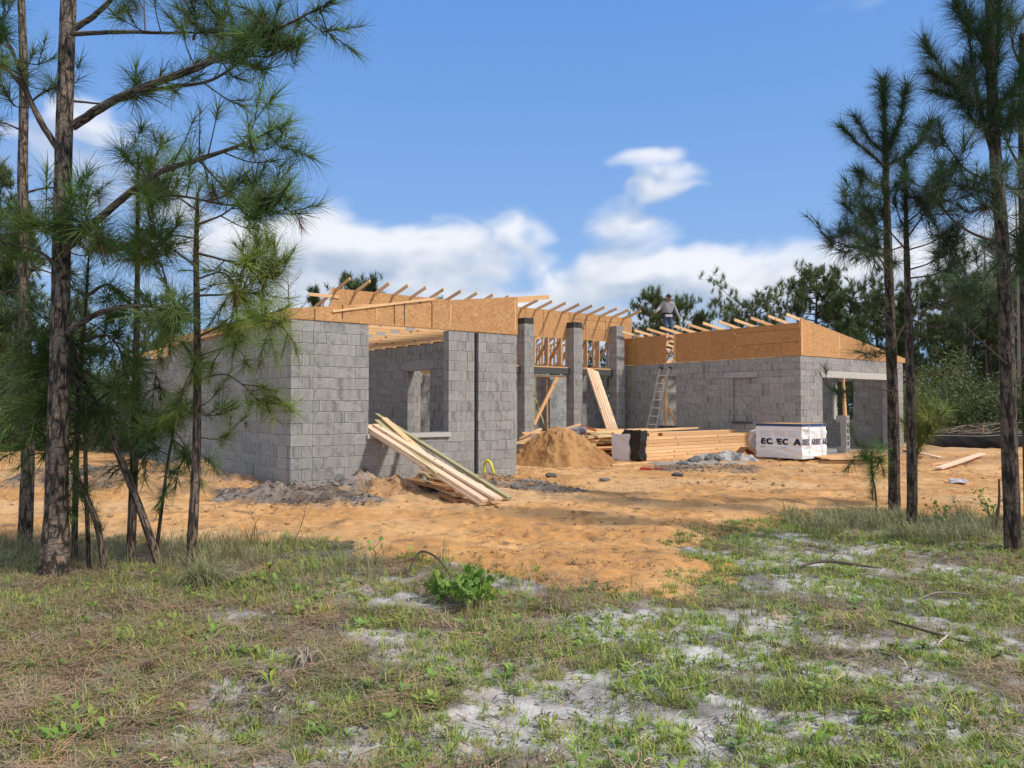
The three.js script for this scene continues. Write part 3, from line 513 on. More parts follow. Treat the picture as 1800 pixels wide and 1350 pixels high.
function lump(r, seed, sq = .42) { const g = new THREE.IcosahedronGeometry(r, 6), p = g.attributes.position; for (let i = 0; i < p.count; i++) { const x = p.getX(i), y = p.getY(i), z = p.getZ(i), k = 1 + .9 * (fbm(x / r * 1.3 + seed, y / r * 1.3 + z / r + seed, 3) - .5) + .5 * (fbm(x / r * 5 + seed, y / r * 4 + z / r * 5, 3) - .5); p.setXYZ(i, x * k, y * k * sq, z * k * .8); } g.computeVertexNormals(); return g; }
[[1217, 812, .2, [.2, .205, .215], 'large dark grey rubble lump before the lumber stack'], [1200, 818, .15, [.18, .185, .195], 'smaller dark grey rubble lump beside the large one'], [1191, 834, .12, [.13, .135, .15], 'lone dark grey lump on the open orange sand'], [1062, 846, .11, [.3, .27, .22], 'flat grey crust on the sand right of the front pier'], [968, 838, .12, [.16, .15, .13], 'dark clod on the sand near the mound foot'], [1305, 806, .18, [.3, .3, .31], 'grey lump at the pallet end of the mortar heap'], [1255, 806, .24, [.22, .225, .23], 'grey lump on top of the mortar heap']].forEach(([u, v, r, c, l], i) => { const q = [[4.64,-19.82], [4.22,-19.09], [3.57,-16.63], [1.84,-15.39], [0.81,-16.11], [6.28,-21.03], [5.4,-20.61]][i]; const o = solo('rubble_lump', l, 'rubble', lump(r, i * 7.3), std({ color: lin(...c), roughness: 1, map: grainT }), 'rubble lumps'); o.position.set(q[0], ys(...q) + r * .3, q[1]); });
{ // cardboard, red rag, bottle
  const q = [6.73,-22.4], b = thing('cardboard_piece', 'folded brown cardboard leaning at the end of lumber stack', 'cardboard', [q[0], .12, q[1]], .4), cm = std({ color: lin(.27, .14, .075) });
  part(b, 'flap', at(box(.34, .02, .3), -.1, .1, 0, 0, 0, .7), cm); part(b, 'flap', at(box(.34, .02, .3), .16, .09, 0, 0, 0, -.6), cm);
  const r = [3.25,-18.09], o = solo('red_rag', 'small red rag on the sand before the lumber stack', 'rag', crumple(.5, .05, .16, .07, 21, 14), std({ color: lin(.42, .045, .03) })); o.position.set(r[0], ys(...r) + .03, r[1]);
  const w = [8.59,-14.95], t = solo('crumpled_wrapper', 'crumpled white and blue wrapper on the orange sand', 'wrapper', crumple(.26, .07, .12, .09, 31, 14), std({ color: lin(.62, .66, .8), roughness: .5 })); t.position.set(w[0], ys(...w) + .05, w[1]);
}
// wrapped pallet of sheets
{
  const W1 = 1.22, D1 = 1.42, H1 = .93, pal = thing('wrapped_pallet', 'pallet of board sheets wrapped in white printed plastic', 'pallet', [7.88, .02, -20.95], .661);
  const face = (txt, marks, wide) => {
    const c = document.createElement('canvas'); c.width = 1024; c.height = 768; const x = c.getContext('2d'); x.fillStyle = '#e9edf2'; x.fillRect(0, 0, 1024, 768);
    const r = rng(txt.length); x.fillStyle = '#1f2750'; x.font = '900 150px sans-serif'; x.textBaseline = 'middle';
    for (const [s, px, w] of marks) { x.save(); x.translate(px, 395); const m = x.measureText(s).width; x.scale(w / m, 1.18); x.lineWidth = 10; x.strokeStyle = '#1f2750'; x.fillText(s, 0, 0); x.strokeText(s, 0, 0); x.restore(); }
    x.fillStyle = '#8d95a6'; for (let b = 0; b < 3; b++) for (let l = 0; l < 7; l++) { let px = 90 + b * 320; const e = px + 200 + r() * 60; while (px < e) { const w = 8 + r() * 22; x.fillRect(px, 150 + l * 22, w, 6); px += w + 8; } }
    if (wide) { x.fillStyle = '#20242c'; for (let k = 0; k < 16; k++) x.fillRect(70 + k * 13 + r() * 6, 95 + r() * 40, 7, 20 + r() * 26); }
    x.fillStyle = '#5a6274'; x.fillRect(90, 520, 120, 8); x.fillRect(90, 536, 90, 6); x.fillRect(560, 520, 110, 8);
    const t = new THREE.CanvasTexture(c); t.colorSpace = THREE.SRGBColorSpace; return std({ map: t, roughness: .38 });
  };
  const mL = face('EC EC A', [['EC', 110, 270], ['EC', 470, 250], ['A', 850, 150]]), mR = face('RBEC ARBEC AR', [['RBEC', 10, 310], ['ARBEC', 400, 380], ['AR', 850, 170]], true), mw = std({ color: lin(.78, .80, .84), roughness: .4 });
  const g = new THREE.BoxGeometry(W1, H1, D1, 40, 34, 40), p = g.attributes.position;
  for (let i = 0; i < p.count; i++) { const x = p.getX(i), y = p.getY(i), z = p.getZ(i), s = x + z, k = (ridge(s * 1.6 + y * 2.2 + 4, y * 7 + s * .6, 3) - .6) * .05 * sm(.5, .2, Math.abs(y) - .1); p.setXYZ(i, x + Math.sign(x) * k, y, z + Math.sign(z) * k + (y < -.35 ? .03 * fbm(x * 5, z * 5, 2) * Math.sign(z) : 0)); }
  g.computeVertexNormals();
  const m = part(pal, 'printed_wrap', g, [mw, mL, mw, mw, mR, mw]); m.position.set(W1 / 2, H1 / 2 + .06, -D1 / 2);
  const blue = std({ color: lin(.02, .07, .19), roughness: .5 });
  part(pal, 'edge_band', at(box(W1 + .02, .07, .02), W1 / 2, H1 + .045, .005), blue); part(pal, 'edge_band', at(box(.02, .07, D1 + .02), -.005, H1 + .045, -D1 / 2), blue); part(pal, 'edge_band', at(box(.02, .07, D1 + .02), W1 + .005, H1 + .045, -D1 / 2), blue);
  part(pal, 'top_sheet', at(box(W1 - .01, .02, D1 - .01), W1 / 2, H1 + .076, -D1 / 2), std({ map: osbT, color: lin(1, .95, .85) }));
  for (const z of [-.2, -.7, -1.2]) part(pal, 'bearer', at(box(W1, .07, .09), W1 / 2, .035, z), M.aged);
  for (const x of [.32, .98]) part(pal, 'strap', at(box(.02, H1, .004), x, H1 / 2 + .06, .034), std({ color: lin(.5, .52, .56), roughness: .4 }));
  const f = solo('loose_plastic', 'loose translucent plastic flap on left of the wrapped pallet', 'plastic flap', crumple(.28, .66, .08, .1, 41, 18), new THREE.MeshPhysicalMaterial({ color: lin(.78, .74, .76), roughness: .5, transmission: .35, thickness: 0 })); f.position.set(...[7.046,0.512,-22.4]); f.rotation.set(0, .5, .2);
}
// hollow blocks stacked in the garage doorway, with a prop post on top
{
  const hb = (w, h, d, n, vert) => { const s = new THREE.Shape([V(0, 0, 0), V(w, 0, 0), V(w, h, 0), V(0, h, 0)].map((q) => new THREE.Vector2(q.x, q.y))); const t = .032; for (let k = 0; k < n; k++) { const L = (vert ? h : w), c = (L - t * (n + 1)) / n, a = t + k * (c + t), x0 = vert ? t : a, x1 = vert ? w - t : a + c, y0 = vert ? a : t, y1 = vert ? a + c : h - t; s.holes.push(new THREE.Path([new THREE.Vector2(x0, y0), new THREE.Vector2(x0, y1), new THREE.Vector2(x1, y1), new THREE.Vector2(x1, y0)])); } return new THREE.ExtrudeGeometry(s, { depth: d, bevelEnabled: false }).translate(-w / 2, 0, -d); };
  const [bx, bz] = fromUW(18.35, -.12), cm = std({ color: lin(.45, .45, .44), roughness: .97 });
  [[.2, 0, .2, .32, 0, 'bottom hollow block of the stack in the garage doorway', 2], [.4, .2, .19, .2, 1, 'lower upright hollow block in the doorway stack', 2], [.4, .6, .19, .2, 1, 'upper upright hollow block in the doorway stack', 2], [.2, 1.0, .2, .34, 0, 'top hollow block of the stack in the garage doorway', 2]].forEach(([h, y, w, d, v, l, n], i) => { const o = solo('hollow_block', l, 'concrete block', hb(w, h - .004, d, n, v), cm, 'stacked hollow blocks'); o.position.set(bx + (i % 2) * .015, y + .021, bz); o.rotation.y = .661 + (i - 1.5) * .04; });
  const o = solo('prop_post', 'tan timber post from block stack up to garage lintel', 'post', new THREE.CylinderGeometry(.045, .06, 1.2, 10), M.pine); o.position.set(bx - .05, 1.221 + .6, bz - .12); o.rotation.z = .035;
}
// aluminium ladder
{
  const F = V(...UW(15.0, 5.35, .02)), T = V(...UW(15.84, 5.25, 2.86)), d = T.clone().sub(F), L = d.length(); d.normalize();
  const side = V(HOUSE.s, 0, HOUSE.c), lad = thing('aluminium_ladder', 'aluminium extension ladder leaning on the garage side wall', 'ladder', F.toArray());
  for (const s of [-1, 1]) { const o = side.clone().multiplyScalar(s * .21); part(lad, 'rail', bar(o.toArray(), o.clone().addScaledVector(d, L).toArray(), .03, .085), M.alu); part(lad, 'foot', at(box(.06, .05, .12), o.x, .0, o.z, .66), M.black); part(lad, 'end_cap', at(box(.045, .07, .09), ...o.clone().addScaledVector(d, L + .02).toArray(), .66), M.black); }
  for (let k = 1; k < 10; k++) { const c = d.clone().multiplyScalar(k * .3), a = c.clone().addScaledVector(side, -.2), b = c.clone().addScaledVector(side, .2); part(lad, 'rung', bar(a.toArray(), b.toArray(), .05, .035), M.alu); }
}
solo('yellow_rope', 'thin yellow rope hanging down the garage side wall', 'rope', tube([UW(15.80, 6.7, 4.08), UW(15.78, 6.72, 3.0), UW(15.74, 6.78, 1.5), UW(15.7, 6.82, .05)], [.012, .012], 5), std({ color: lin(.5, .36, .06) }));
solo('yellow_conduit', 'bright yellow bent pipe stub beside the front pier', 'pipe', tube([[-0.544,0.039,-15.7], [-0.567,0.27,-15.7], [-0.518,0.415,-15.6], [-0.447,0.396,-15.55], [-0.389,0.263,-15.5], [-0.354,0.058,-15.5]], [.026, .026], 9), std({ color: lin(.8, .7, .03), roughness: .4 }));
// props in the entry, and wide boards leaning there
{
  const bd = (l, a, b, w, h, m, n = 'prop_board') => board(n, l, 'board', a, b, w, h, m, 'timber props');
  bd('greenish upright prop left of the entry opening', UW(11.42, 7.2, 0.0), UW(11.42, 7.2, 2.5), .1, .1, M.green); bd('tan upright prop in the middle of the entry opening', UW(12.3, 7.5, 0), UW(12.25, 7.5, 2.5), .05, .1, M.pineB);
  bd('slanting tan brace across the entry opening', UW(11.35, 7.12, .9), UW(12.4, 7.12, 2.52), .04, .12, M.pineB); bd('flat yellow header under the entry lintel', UW(11.3, 7.3, 2.56), UW(12.9, 7.3, 2.56), .2, .06, M.pineC); bd('thin slanting lath behind the entry brace', UW(11.6, 7.6, 2.3), UW(12.5, 7.6, .2), .03, .05, M.green);
  bd('upright prop right of the second entry column', UW(13.5, 7.2, 0), UW(13.5, 7.2, 2.6), .06, .1, M.pineB); bd('short slanting brace behind the leaning wide boards', UW(13.5, 7.4, 1.1), UW(14.0, 7.4, .2), .04, .09, M.pine);
  bd('upright prop standing in the garage side window', UW(15.95, 5.3, .0), UW(15.95, 5.3, 2.6), .1, .1, M.pine); bd('slanting brace beside the garage window prop', UW(15.98, 5.25, 1.5), UW(16.0, 4.86, .85), .04, .09, M.pineB);
  [[13.62, 'left'], [13.74, 'second'], [13.86, 'third'], [13.98, 'right']].forEach(([u, w], i) => { const a = V(...UW(u + .22, 5.75, .02)), b = V(...UW(u - .02, 6.82, 2.85 - i * .03)); const o = board('wide_board', w + (i === 1 || i === 2 ? ' one' : ' most one') + ' of the wide pale boards leaning at the entry', 'board', a.toArray(), b.toArray(), .24, .045, [M.paleB, M.paleB, M.pale, M.pale][i], 'wide boards leaning at the entry'); });
}
// boards and sheet on the sand at the right
{
  const fl = (n, l, a, b, w, h, m, y = .03) => board(n, l, 'board', [a[0], ys(...a) + y, a[1]], [b[0], ys(...b) + y, b[1]], w, h, m, 'boards on the sand at the right');
  const s = [9.15,-21.03], o = solo('plywood_sheet', 'sheet of plywood lying on sand before the garage', 'plywood', at(box(1.55, .016, 1.22), 0, 0, 0), std({ map: osbT, color: lin(1.15, 1.1, 1.05) })); o.position.set(s[0], .13, s[1]); o.rotation.set(.03, .08, .01);
  fl('plywood_batten', 'dark batten under the plywood sheet', [7.97,-20.01], [9.3,-20.01], .09, .09, M.agedB, .02);
  fl('sand_board', 'pale board pointing from garage corner towards the silt fence', [12.06,-23.68], [11.72,-21.03], .15, .04, M.pale); fl('sand_board', 'shorter pale board just behind the pointing one', [11.7,-22.65], [12.23,-22.4], .1, .04, M.paleB); fl('sand_board', 'short white board nearest the silt fence', [12.05,-21.92], [12.29,-21.69], .08, .04, M.pale);
  fl('sand_board', 'long pale board slanting up to the sand ridge', [9.83,-17.77], [12.45,-20.41], .16, .04, M.pale, .06); fl('sand_board', 'thin lath beside the long slanting board', [10.3,-18.91], [11.87,-19.82], .04, .03, M.pine, .05); fl('sand_board', 'long straight lath running behind the right pine trunk', [12.18,-19.82], [13.1,-19.82], .06, .03, M.pineC, .05); fl('sand_board', 'tiny pale offcut between the right pine trunks', [8.7,-16.77], [8.88,-16.77], .06, .03, M.pale); fl('sand_board', 'pale lath on the sand left of the twin pines', [10.41,-22.4], [11.53,-23.15], .08, .03, M.pineC);
}
// silt fence with stakes
{
  const f = thing('silt_fence', 'low black fabric silt fence before the woods', 'fence', [0, 0, 0]), n = 120, m = 8, pos = [], idx = [];
  const X0 = 14.6, X1 = 27, zf = (x) => -27.6 + .25 * Math.sin(x * .9) + .12 * Math.sin(x * 2.3) + (x - 14.6) * .03, top = (x) => .58 - .05 * Math.abs(Math.sin(x * 1.45)) ;
  for (let i = 0; i <= n; i++) for (let j = 0; j <= m; j++) { const x = mix(X0, X1, i / n), t = j / m; pos.push(x, -.05 + t * (top(x) + .05), zf(x) + (fbm(x * 3, t * 3, 3) - .5) * .16 + .12 * Math.sin(t * 3.1)); }
  for (let i = 0; i < n; i++) for (let j = 0; j < m; j++) { const a = i * (m + 1) + j; idx.push(a, a + m + 1, a + 1, a + 1, a + m + 1, a + m + 2); }
  const g = new THREE.BufferGeometry(); g.setAttribute('position', new THREE.Float32BufferAttribute(pos, 3)); g.setIndex(idx); g.computeVertexNormals();
  part(f, 'fabric', g, std({ color: lin(.008, .008, .010), roughness: .95, side: THREE.DoubleSide }));
  for (let x = X0; x < X1; x += 2.17) part(f, 'stake', at(box(.04, .9, .04), x, .4, zf(x) - .1), M.aged);
  part(f, 'string', tube([...Array(14)].map((_, k) => { const x = mix(X0, X1, k / 13); return [x, top(x) - .07, zf(x) + .16]; }), [.008, .008], 4), std({ color: lin(.35, .35, .33) }));
}

// ---------------------------------------------------------------- pines
// bark: long upright scales split by dark furrows
const barkV = (i, j) => {
  const x = i / 256, y = j / 512, w = pn(x * 3, y * 5, 3, 5, 3), w2 = pn(x * 3 + 8, y * 5 + 3, 3, 5, 3);
  const f1 = Math.abs(pn(x * 9 + w * 1.2, y * 4, 9, 4, 5) - .5) * 2, f2 = Math.abs(pn(x * 6 + 3, y * 12 + w2 * 1.2, 6, 12, 4) - .5) * 2;
  const furrow = Math.max(sm(.16, .02, f1), .6 * sm(.12, .02, f2)), flake = pn(x * 14, y * 22, 14, 22, 3), fine = pn(x * 40, y * 26, 40, 26, 3);
  return [furrow, flake, fine];
};
const barkT = tex(256, 512, (i, j) => { const [f, k, n] = barkV(i, j), v = clamp(.64 - f * .36 + (k - .5) * .34 + (n - .5) * .34), red = sm(.5, .62, k) * .05; return [v + red, v * .95, v * .90 - red * .4]; });
const barkB = tex(256, 512, (i, j) => { const [f, k, n] = barkV(i, j), v = clamp(.8 - f * .6 + (k - .5) * .5 + (n - .5) * .2); return [v, v, v]; }, false);
const barkM = std({ map: barkT, color: lin(.50, .455, .42), bumpMap: barkB, bumpScale: .012, roughness: 1 }), barkD = std({ map: barkT, color: lin(.30, .265, .24), bumpMap: barkB, bumpScale: .008, roughness: 1 }), twigM = std({ color: lin(.10, .072, .055), roughness: 1 }), deadM = std({ color: lin(.25, .22, .19), roughness: 1 });
const needleM = (r, g, b) => new THREE.MeshPhysicalMaterial({ color: lin(r, g, b), roughness: .8, transmission: .2, thickness: 0 });
const NEEDLE = needleM(.09, .17, .026), NEEDLE_D = needleM(.042, .095, .026), NEEDLE_Y = needleM(.19, .265, .036), FAR_A = needleM(.075, .13, .04), FAR_B = needleM(.125, .18, .055);
// one shoot of long needles round a twig that runs along +y and ends at the origin
function tuftG(n, len, wid, back, spreadLo, spreadHi, droop, seed, segs = 2) {
  const r = rng(seed), pos = [], idx = [];
  for (let k = 0; k < n; k++) {
    const a = r() * 6.283, t = Math.pow(r(), .8), y0 = -back * t, sp = mix(spreadLo, spreadHi, clamp(t * .7 + r() * .4)), L = len * (.7 + .45 * r()) * (1 - .15 * t);
    const ox = Math.cos(a), oz = Math.sin(a), tx = -oz, tz = ox, w = wid * (.8 + .5 * r());
    const base = pos.length / 3;
    let px = ox * .006, py = y0, pz = oz * .006, ang = sp;
    for (let s = 0; s <= segs; s++) {
      const q = s / segs, ww = w * (1 - q * .85) * .5; pos.push(px + tx * ww, py, pz + tz * ww, px - tx * ww, py, pz - tz * ww);
      const st = L / segs; px += ox * Math.sin(ang) * st; pz += oz * Math.sin(ang) * st; py += Math.cos(ang) * st; ang += droop * (.6 + .8 * r());
    }
    for (let s = 0; s < segs; s++) { const b = base + s * 2; idx.push(b, b + 1, b + 2, b + 1, b + 3, b + 2); }
  }
  const g = new THREE.BufferGeometry(); g.setAttribute('position', new THREE.Float32BufferAttribute(pos, 3)); g.setIndex(idx); g.computeVertexNormals(); return g;
}
const DEADN = needleM(.22, .105, .05);
const TUFT = [tuftG(95, .29, .0062, .20, .25, 1.75, .14, 1, 3), tuftG(82, .27, .0062, .24, .35, 1.85, .22, 2, 3), tuftG(82, .29, .0062, .14, .2, 1.5, .2, 3, 3)];
const Y = V(0, 1, 0);
function needles(parent, list, mat, seed, geos = TUFT, name = 'needles') {   // list of [pos, dir, scale]
  const r = rng(seed);
  geos.forEach((g, k) => {
    const mine = list.filter((_, i) => i % geos.length === k); if (!mine.length) return;
    const im = new THREE.InstancedMesh(g, mat, mine.length), m4 = new THREE.Matrix4(), q = new THREE.Quaternion(), q2 = new THREE.Quaternion(), c = new THREE.Color();
    mine.forEach(([p, d, s], i) => { q.setFromUnitVectors(Y, d.clone().normalize()); q2.setFromAxisAngle(Y, r() * 6.28); q.multiply(q2); m4.compose(p, q, V(s, s * (.9 + r() * .25), s)); im.setMatrixAt(i, m4); const v = .72 + r() * .5; c.setRGB(v * (.85 + r() * .4), v, v * (.8 + r() * .3)); im.setColorAt(i, c); });
    im.name = name; im.userData.kind = 'stuff'; lit(im); parent.add(im);
  });
}
const bigBump = (y, a, r) => 1 + .16 * (ridge(Math.cos(a) * 2.2 + Math.sin(a) * 1.3 + 5, Math.sin(a) * 2.2 + y * 1.5, 3) - .6) + .08 * (fbm(Math.cos(a) * 5, Math.sin(a) * 5 + y * 7, 2) - .5);
// a pine from surveyed trunk and branches; needles sit on side twigs or densely along the shoots
function pine({ name = 'pine_tree', label, group, trunk, r, branches = [], mat = NEEDLE, bark = barkM, seed = 1, seg = 10, per = 8, bump, tip = 1, scale = 1 }) {
  const R = rng(seed), base = V(...trunk[0]), t = thing(name, label, name === 'pine_sapling' ? 'sapling' : 'tree', base.toArray(), 0, group);
  const loc = (p) => V(...p).sub(base), T = trunk.map(loc);
  T[0].y -= .12;
  part(t, 'trunk', tube(T, r, seg, per, bump), bark);
  const list = [], twigs = [];
  const tuft = (p, d, s) => list.push([p.clone(), d.clone().normalize(), s * scale]);
  if (tip) { const e = T[T.length - 1], d = e.clone().sub(T[T.length - 2]).normalize(); for (let k = 0; k < 3 * tip; k++) tuft(e.clone().addScaledVector(d, -.12 * k), d.clone().add(V(R() - .5, 0, R() - .5).multiplyScalar(.5)), 1 - k * .05); }
  for (const b of branches) {
    const pts = b.p.map(loc), c = new THREE.CatmullRomCurve3(pts, false, 'centripetal'), L = c.getLength(), r0 = b.r || .018;
    if (b.dead) { const m = pts[1]; m.add(V(R() - .5, R() - .5, R() - .5).multiplyScalar(.05)); pts.push(pts[2].clone().lerp(pts[1], -.35).add(V(0, -.06 * R(), 0))); }
    part(t, 'branch', tube(pts, b.dead ? [.007, .005, .003, .0015] : [r0, r0 * .7, .005], 6, 6, (y, a) => 1 + .25 * (vn(y * 14, a * 2) - .5)), b.dead ? twigM : (r0 > .02 ? bark : twigM));
    const from = b.from ?? .4, k = b.k ?? 1, tg = c.getTangent(1);
    if (b.dense) { for (let s = from * L; s <= L; s += .10 / b.dense) { const u = s / L, d = c.getTangent(u).add(V(R() - .5, R() * .4, R() - .5).multiplyScalar(.55)); tuft(c.getPoint(u), d, .85 + R() * .3); } tuft(c.getPoint(1), tg, 1.05); }
    if (b.dead) continue;
    tuft(c.getPoint(1), tg, 1.05 * (b.s || 1)); tuft(c.getPoint(1), tg.clone().add(V(R() - .5, R() - .3, R() - .5)), .9 * (b.s || 1));
    const n = b.dense ? 0 : Math.round((b.n ?? L * 5.5) * k);
    for (let i = 0; i < n; i++) {
      const u = from + (1 - from) * (i + R()) / n, p = c.getPoint(u), d = c.getTangent(u), sdv = V(R() - .5, (R() - .42 + (b.up || 0)), R() - .5).normalize(), dir = sdv.addScaledVector(d, .55).normalize(), l = (b.tw || .42) * (.5 + .8 * R()) * (1.1 - .5 * u);
      const m = p.clone().addScaledVector(dir, l * .6).add(V(0, -.03 * R(), 0)), e = p.clone().addScaledVector(dir, l).add(V(0, (b.hang ? -.12 : .1) * (R() + .2), 0));
      twigs.push(tube([p, m, e], [.007, .005, .004], 4, 3));
      const ed = e.clone().sub(m).normalize(); tuft(e, ed, (.75 + R() * .35) * (b.s || 1));
      if (R() < .5) { const d2 = ed.clone().add(V(R() - .5, R() - .4, R() - .5).multiplyScalar(1.4)).normalize(), e2 = m.clone().addScaledVector(d2, .2 + .15 * R()); twigs.push(tube([m, e2], [.005, .004], 4, 2)); tuft(e2, d2, (.7 + R() * .3) * (b.s || 1)); }
    }
  }
  if (twigs.length) part(t, 'twigs', mergeGeometries(twigs), twigM).userData.kind = 'stuff';
  const brown = list.filter((_, i) => i % 17 === 4).map(([p, d, s]) => [p.clone().add(V(0, -.1, 0)), V(d.x * .4, -1, d.z * .4), s * .7]);
  needles(t, list, mat, seed + 5); if (brown.length) needles(t, brown, DEADN, seed + 6, [TUFT[2]], 'dead_needles');
  return t;
}
// ---- left group
pine({ label: 'tall thick trunked pine with long boughs at far left', trunk: [[-4.194,-0.034,-7.1],[-4.188,0.548,-7.1],[-4.185,1.593,-7.1],[-4.182,2.648,-7.1],[-4.179,3.712,-7.1],[-4.168,4.677,-7.1],[-4.152,5.649,-7.1],[-4.142,6.958,-7.1],[-4.14,8.17,-7.1]], r: [.135, .098, .082, .075, .07, .067, .063, .052, .035], bump: bigBump, seg: 40, per: 26, seed: 11, tip: 0, branches: [
  { p: [[-4.038,4.092,-7],[-3.535,4.265,-6.8],[-2.677,4.425,-6.5],[-2.139,4.551,-6.3],[-1.419,4.726,-6]], r: .042, from: .35, n: 15, k: 1, tw: .45 }, { p: [[-3.308,4.317,-6.75],[-2.98,4.358,-6.75],[-2.564,4.311,-6.5],[-2.301,4.414,-6.4],[-2.031,4.608,-6.3]], r: .018, n: 9, from: .3 },
  { p: [[-4.073,4.951,-7],[-3.518,4.923,-6.9],[-3.059,4.863,-6.8],[-2.587,4.824,-6.7]], r: .022, n: 7 }, { p: [[-4.042,5.004,-7],[-3.86,5.121,-7],[-3.653,5.324,-7],[-3.368,5.591,-7]], r: .03, n: 5 }, { p: [[-4.031,4.325,-7],[-3.717,4.304,-7],[-3.256,4.317,-6.8]], r: .011, n: 2, from: .6 },
  { p: [[-4.176,3.845,-7.1],[-4.36,4.113,-7.1],[-4.525,4.435,-7.1],[-4.539,4.745,-6.9],[-4.643,5.008,-6.8]], r: .034, n: 9 }, { p: [[-4.515,4.435,-7.1],[-4.786,4.731,-7.1],[-5.108,4.892,-7.1]], r: .02, n: 6 },
  { p: [[-4.076,2.967,-7],[-3.631,3.226,-6.8],[-3.044,3.492,-6.5],[-2.586,3.56,-6.3],[-2.185,3.653,-6.2],[-1.801,3.789,-6.1]], r: .036, from: .3, n: 15, tw: .42 }, { p: [[-3.286,3.359,-6.6],[-2.853,3.334,-6.6],[-2.384,3.207,-6.4],[-2.018,3.204,-6.3]], r: .014, n: 8, from: .35 }, { p: [[-2.606,3.566,-6.35],[-2.39,3.337,-6.35],[-2.152,3.137,-6.35],[-1.941,3.247,-6.2]], r: .011, n: 6 },
  { p: [[-4.063,2.189,-7],[-3.801,2.356,-7],[-3.307,2.395,-6.7],[-2.894,2.335,-6.5],[-2.744,2.27,-6.4]], r: .03, from: .75, n: 3, s: 1.05 }, { p: [[-4.131,2.789,-7],[-4.331,2.935,-7],[-4.582,2.998,-7],[-4.896,3.051,-7]], r: .016, n: 6 }, { p: [[-4.057,3.132,-6.9],[-3.958,3.339,-6.9],[-3.589,2.985,-6.7]], r: .01, n: 4, from: .3 },
  { p: [[-3.984,2.844,-6.8],[-3.871,3.048,-6.8],[-3.796,3.134,-6.8]], r: .008, n: 3, s: 1.15, from: .2 }, { p: [[-3.992,2.753,-6.8],[-4.125,3.083,-6.8],[-4.252,3.134,-6.8]], r: .009, n: 3, s: 1.15, from: .2 }, { p: [[-3.027,2.372,-6.8],[-3.108,2.753,-6.8],[-3.212,2.956,-6.8]], r: .011, n: 2, from: .7 }, { p: [[-2.813,4.753,-6.7],[-2.789,4.906,-6.7],[-2.783,5.102,-6.5]], r: .013, n: 4 }, { p: [[-2.669,4.479,-6.6],[-2.548,4.705,-6.6],[-2.556,4.946,-6.6]], r: .014, n: 4 }, { p: [[-2.302,4.511,-6.4],[-2.062,4.463,-6.4],[-1.799,4.608,-6.4]], r: .01, n: 5 }] });
pine({ label: 'slender pine with straight trunk behind the thickest pine', trunk: [[-5.414,-0.048,-8.6],[-5.406,1.228,-8.6],[-5.478,2.758,-8.6],[-5.517,4.175,-8.6],[-5.522,5.148,-8.6],[-5.583,6.39,-8.6],[-5.616,7.445,-8.6]], r: [.075, .065, .058, .05, .045, .035, .02], seed: 21, seg: 14, per: 12, bump: bigBump, mat: NEEDLE_D, branches: [
  { p: [[-5.517,4.888,-8.6],[-5.276,5.083,-8.6],[-5.084,5.148,-8.6]], r: .014 }, { p: [[-5.525,4.628,-8.6],[-5.784,4.726,-8.6],[-5.976,4.693,-8.6]], r: .014, n: 2 }, { p: [[-5.512,3.916,-8.6],[-5.193,3.981,-8.6],[-4.871,3.884,-8.6]], r: .014, n: 4 }, { p: [[-5.492,3.529,-8.6],[-4.992,3.465,-8.6],[-4.477,3.272,-8.6]], r: .013, n: 4, hang: 1 }, { p: [[-5.497,3.787,-8.6],[-5.765,3.722,-8.6],[-6.017,3.529,-8.6]], r: .013, n: 3 }, { p: [[-5.471,3.079,-8.6],[-5.176,3.015,-8.6],[-4.789,2.758,-8.6]], r: .012, n: 3, hang: 1 }, { p: [[-5.465,2.758,-8.6],[-5.62,2.822,-8.6],[-5.871,2.63,-8.6]], r: .012, n: 3, hang: 1 }, { p: [[-5.38,2.238,-8.5],[-5.104,2.301,-8.5],[-4.912,2.112,-8.5]], r: .012, n: 3, hang: 1 }, { p: [[-5.306,1.98,-8.4],[-5.412,1.98,-8.4],[-5.595,1.793,-8.4]], r: .012, n: 3, hang: 1 }] });
pine({ name: 'pine_sapling', label: 'bushy pine sapling with drooping dark needles before the thick pine', trunk: [[-4.298,0.118,-7.6],[-4.296,1.038,-7.6],[-4.275,1.824,-7.6],[-4.229,2.473,-7.6],[-4.204,3.011,-7.6]], r: [.03, .027, .022, .016, .008], seed: 31, branches: [
  { p: [[-4.105,1.704,-7.3],[-4.325,1.92,-7.3],[-4.529,1.839,-7.3]], n: 4, hang: 1, s: 1.1, from: .3 }, { p: [[-4.098,1.92,-7.3],[-4.275,2.191,-7.3],[-4.464,2.137,-7.3]], n: 4, hang: 1, s: 1.1 }, { p: [[-4.056,1.488,-7.2],[-4.312,1.541,-7.2],[-4.551,1.515,-7.2]], n: 4, hang: 1, s: 1.1 }, { p: [[-4.098,1.272,-7.3],[-4.313,1.218,-7.3],[-4.418,1.057,-7.3]], n: 3, hang: 1 }, { p: [[-4.124,2.145,-7.4],[-3.895,2.2,-7.4],[-3.699,1.925,-7.4]], n: 4, hang: 1 }, { p: [[-4.131,1.87,-7.4],[-3.887,1.706,-7.4],[-3.721,1.597,-7.4]], n: 3, hang: 1 }, { p: [[-4.109,2.585,-7.4],[-3.902,2.696,-7.4],[-3.763,2.585,-7.4]], n: 3, hang: 1 }, { p: [[-4.06,1.063,-7.2],[-4.196,0.984,-7.2],[-4.248,0.904,-7.2]], n: 2, hang: 1 }] });
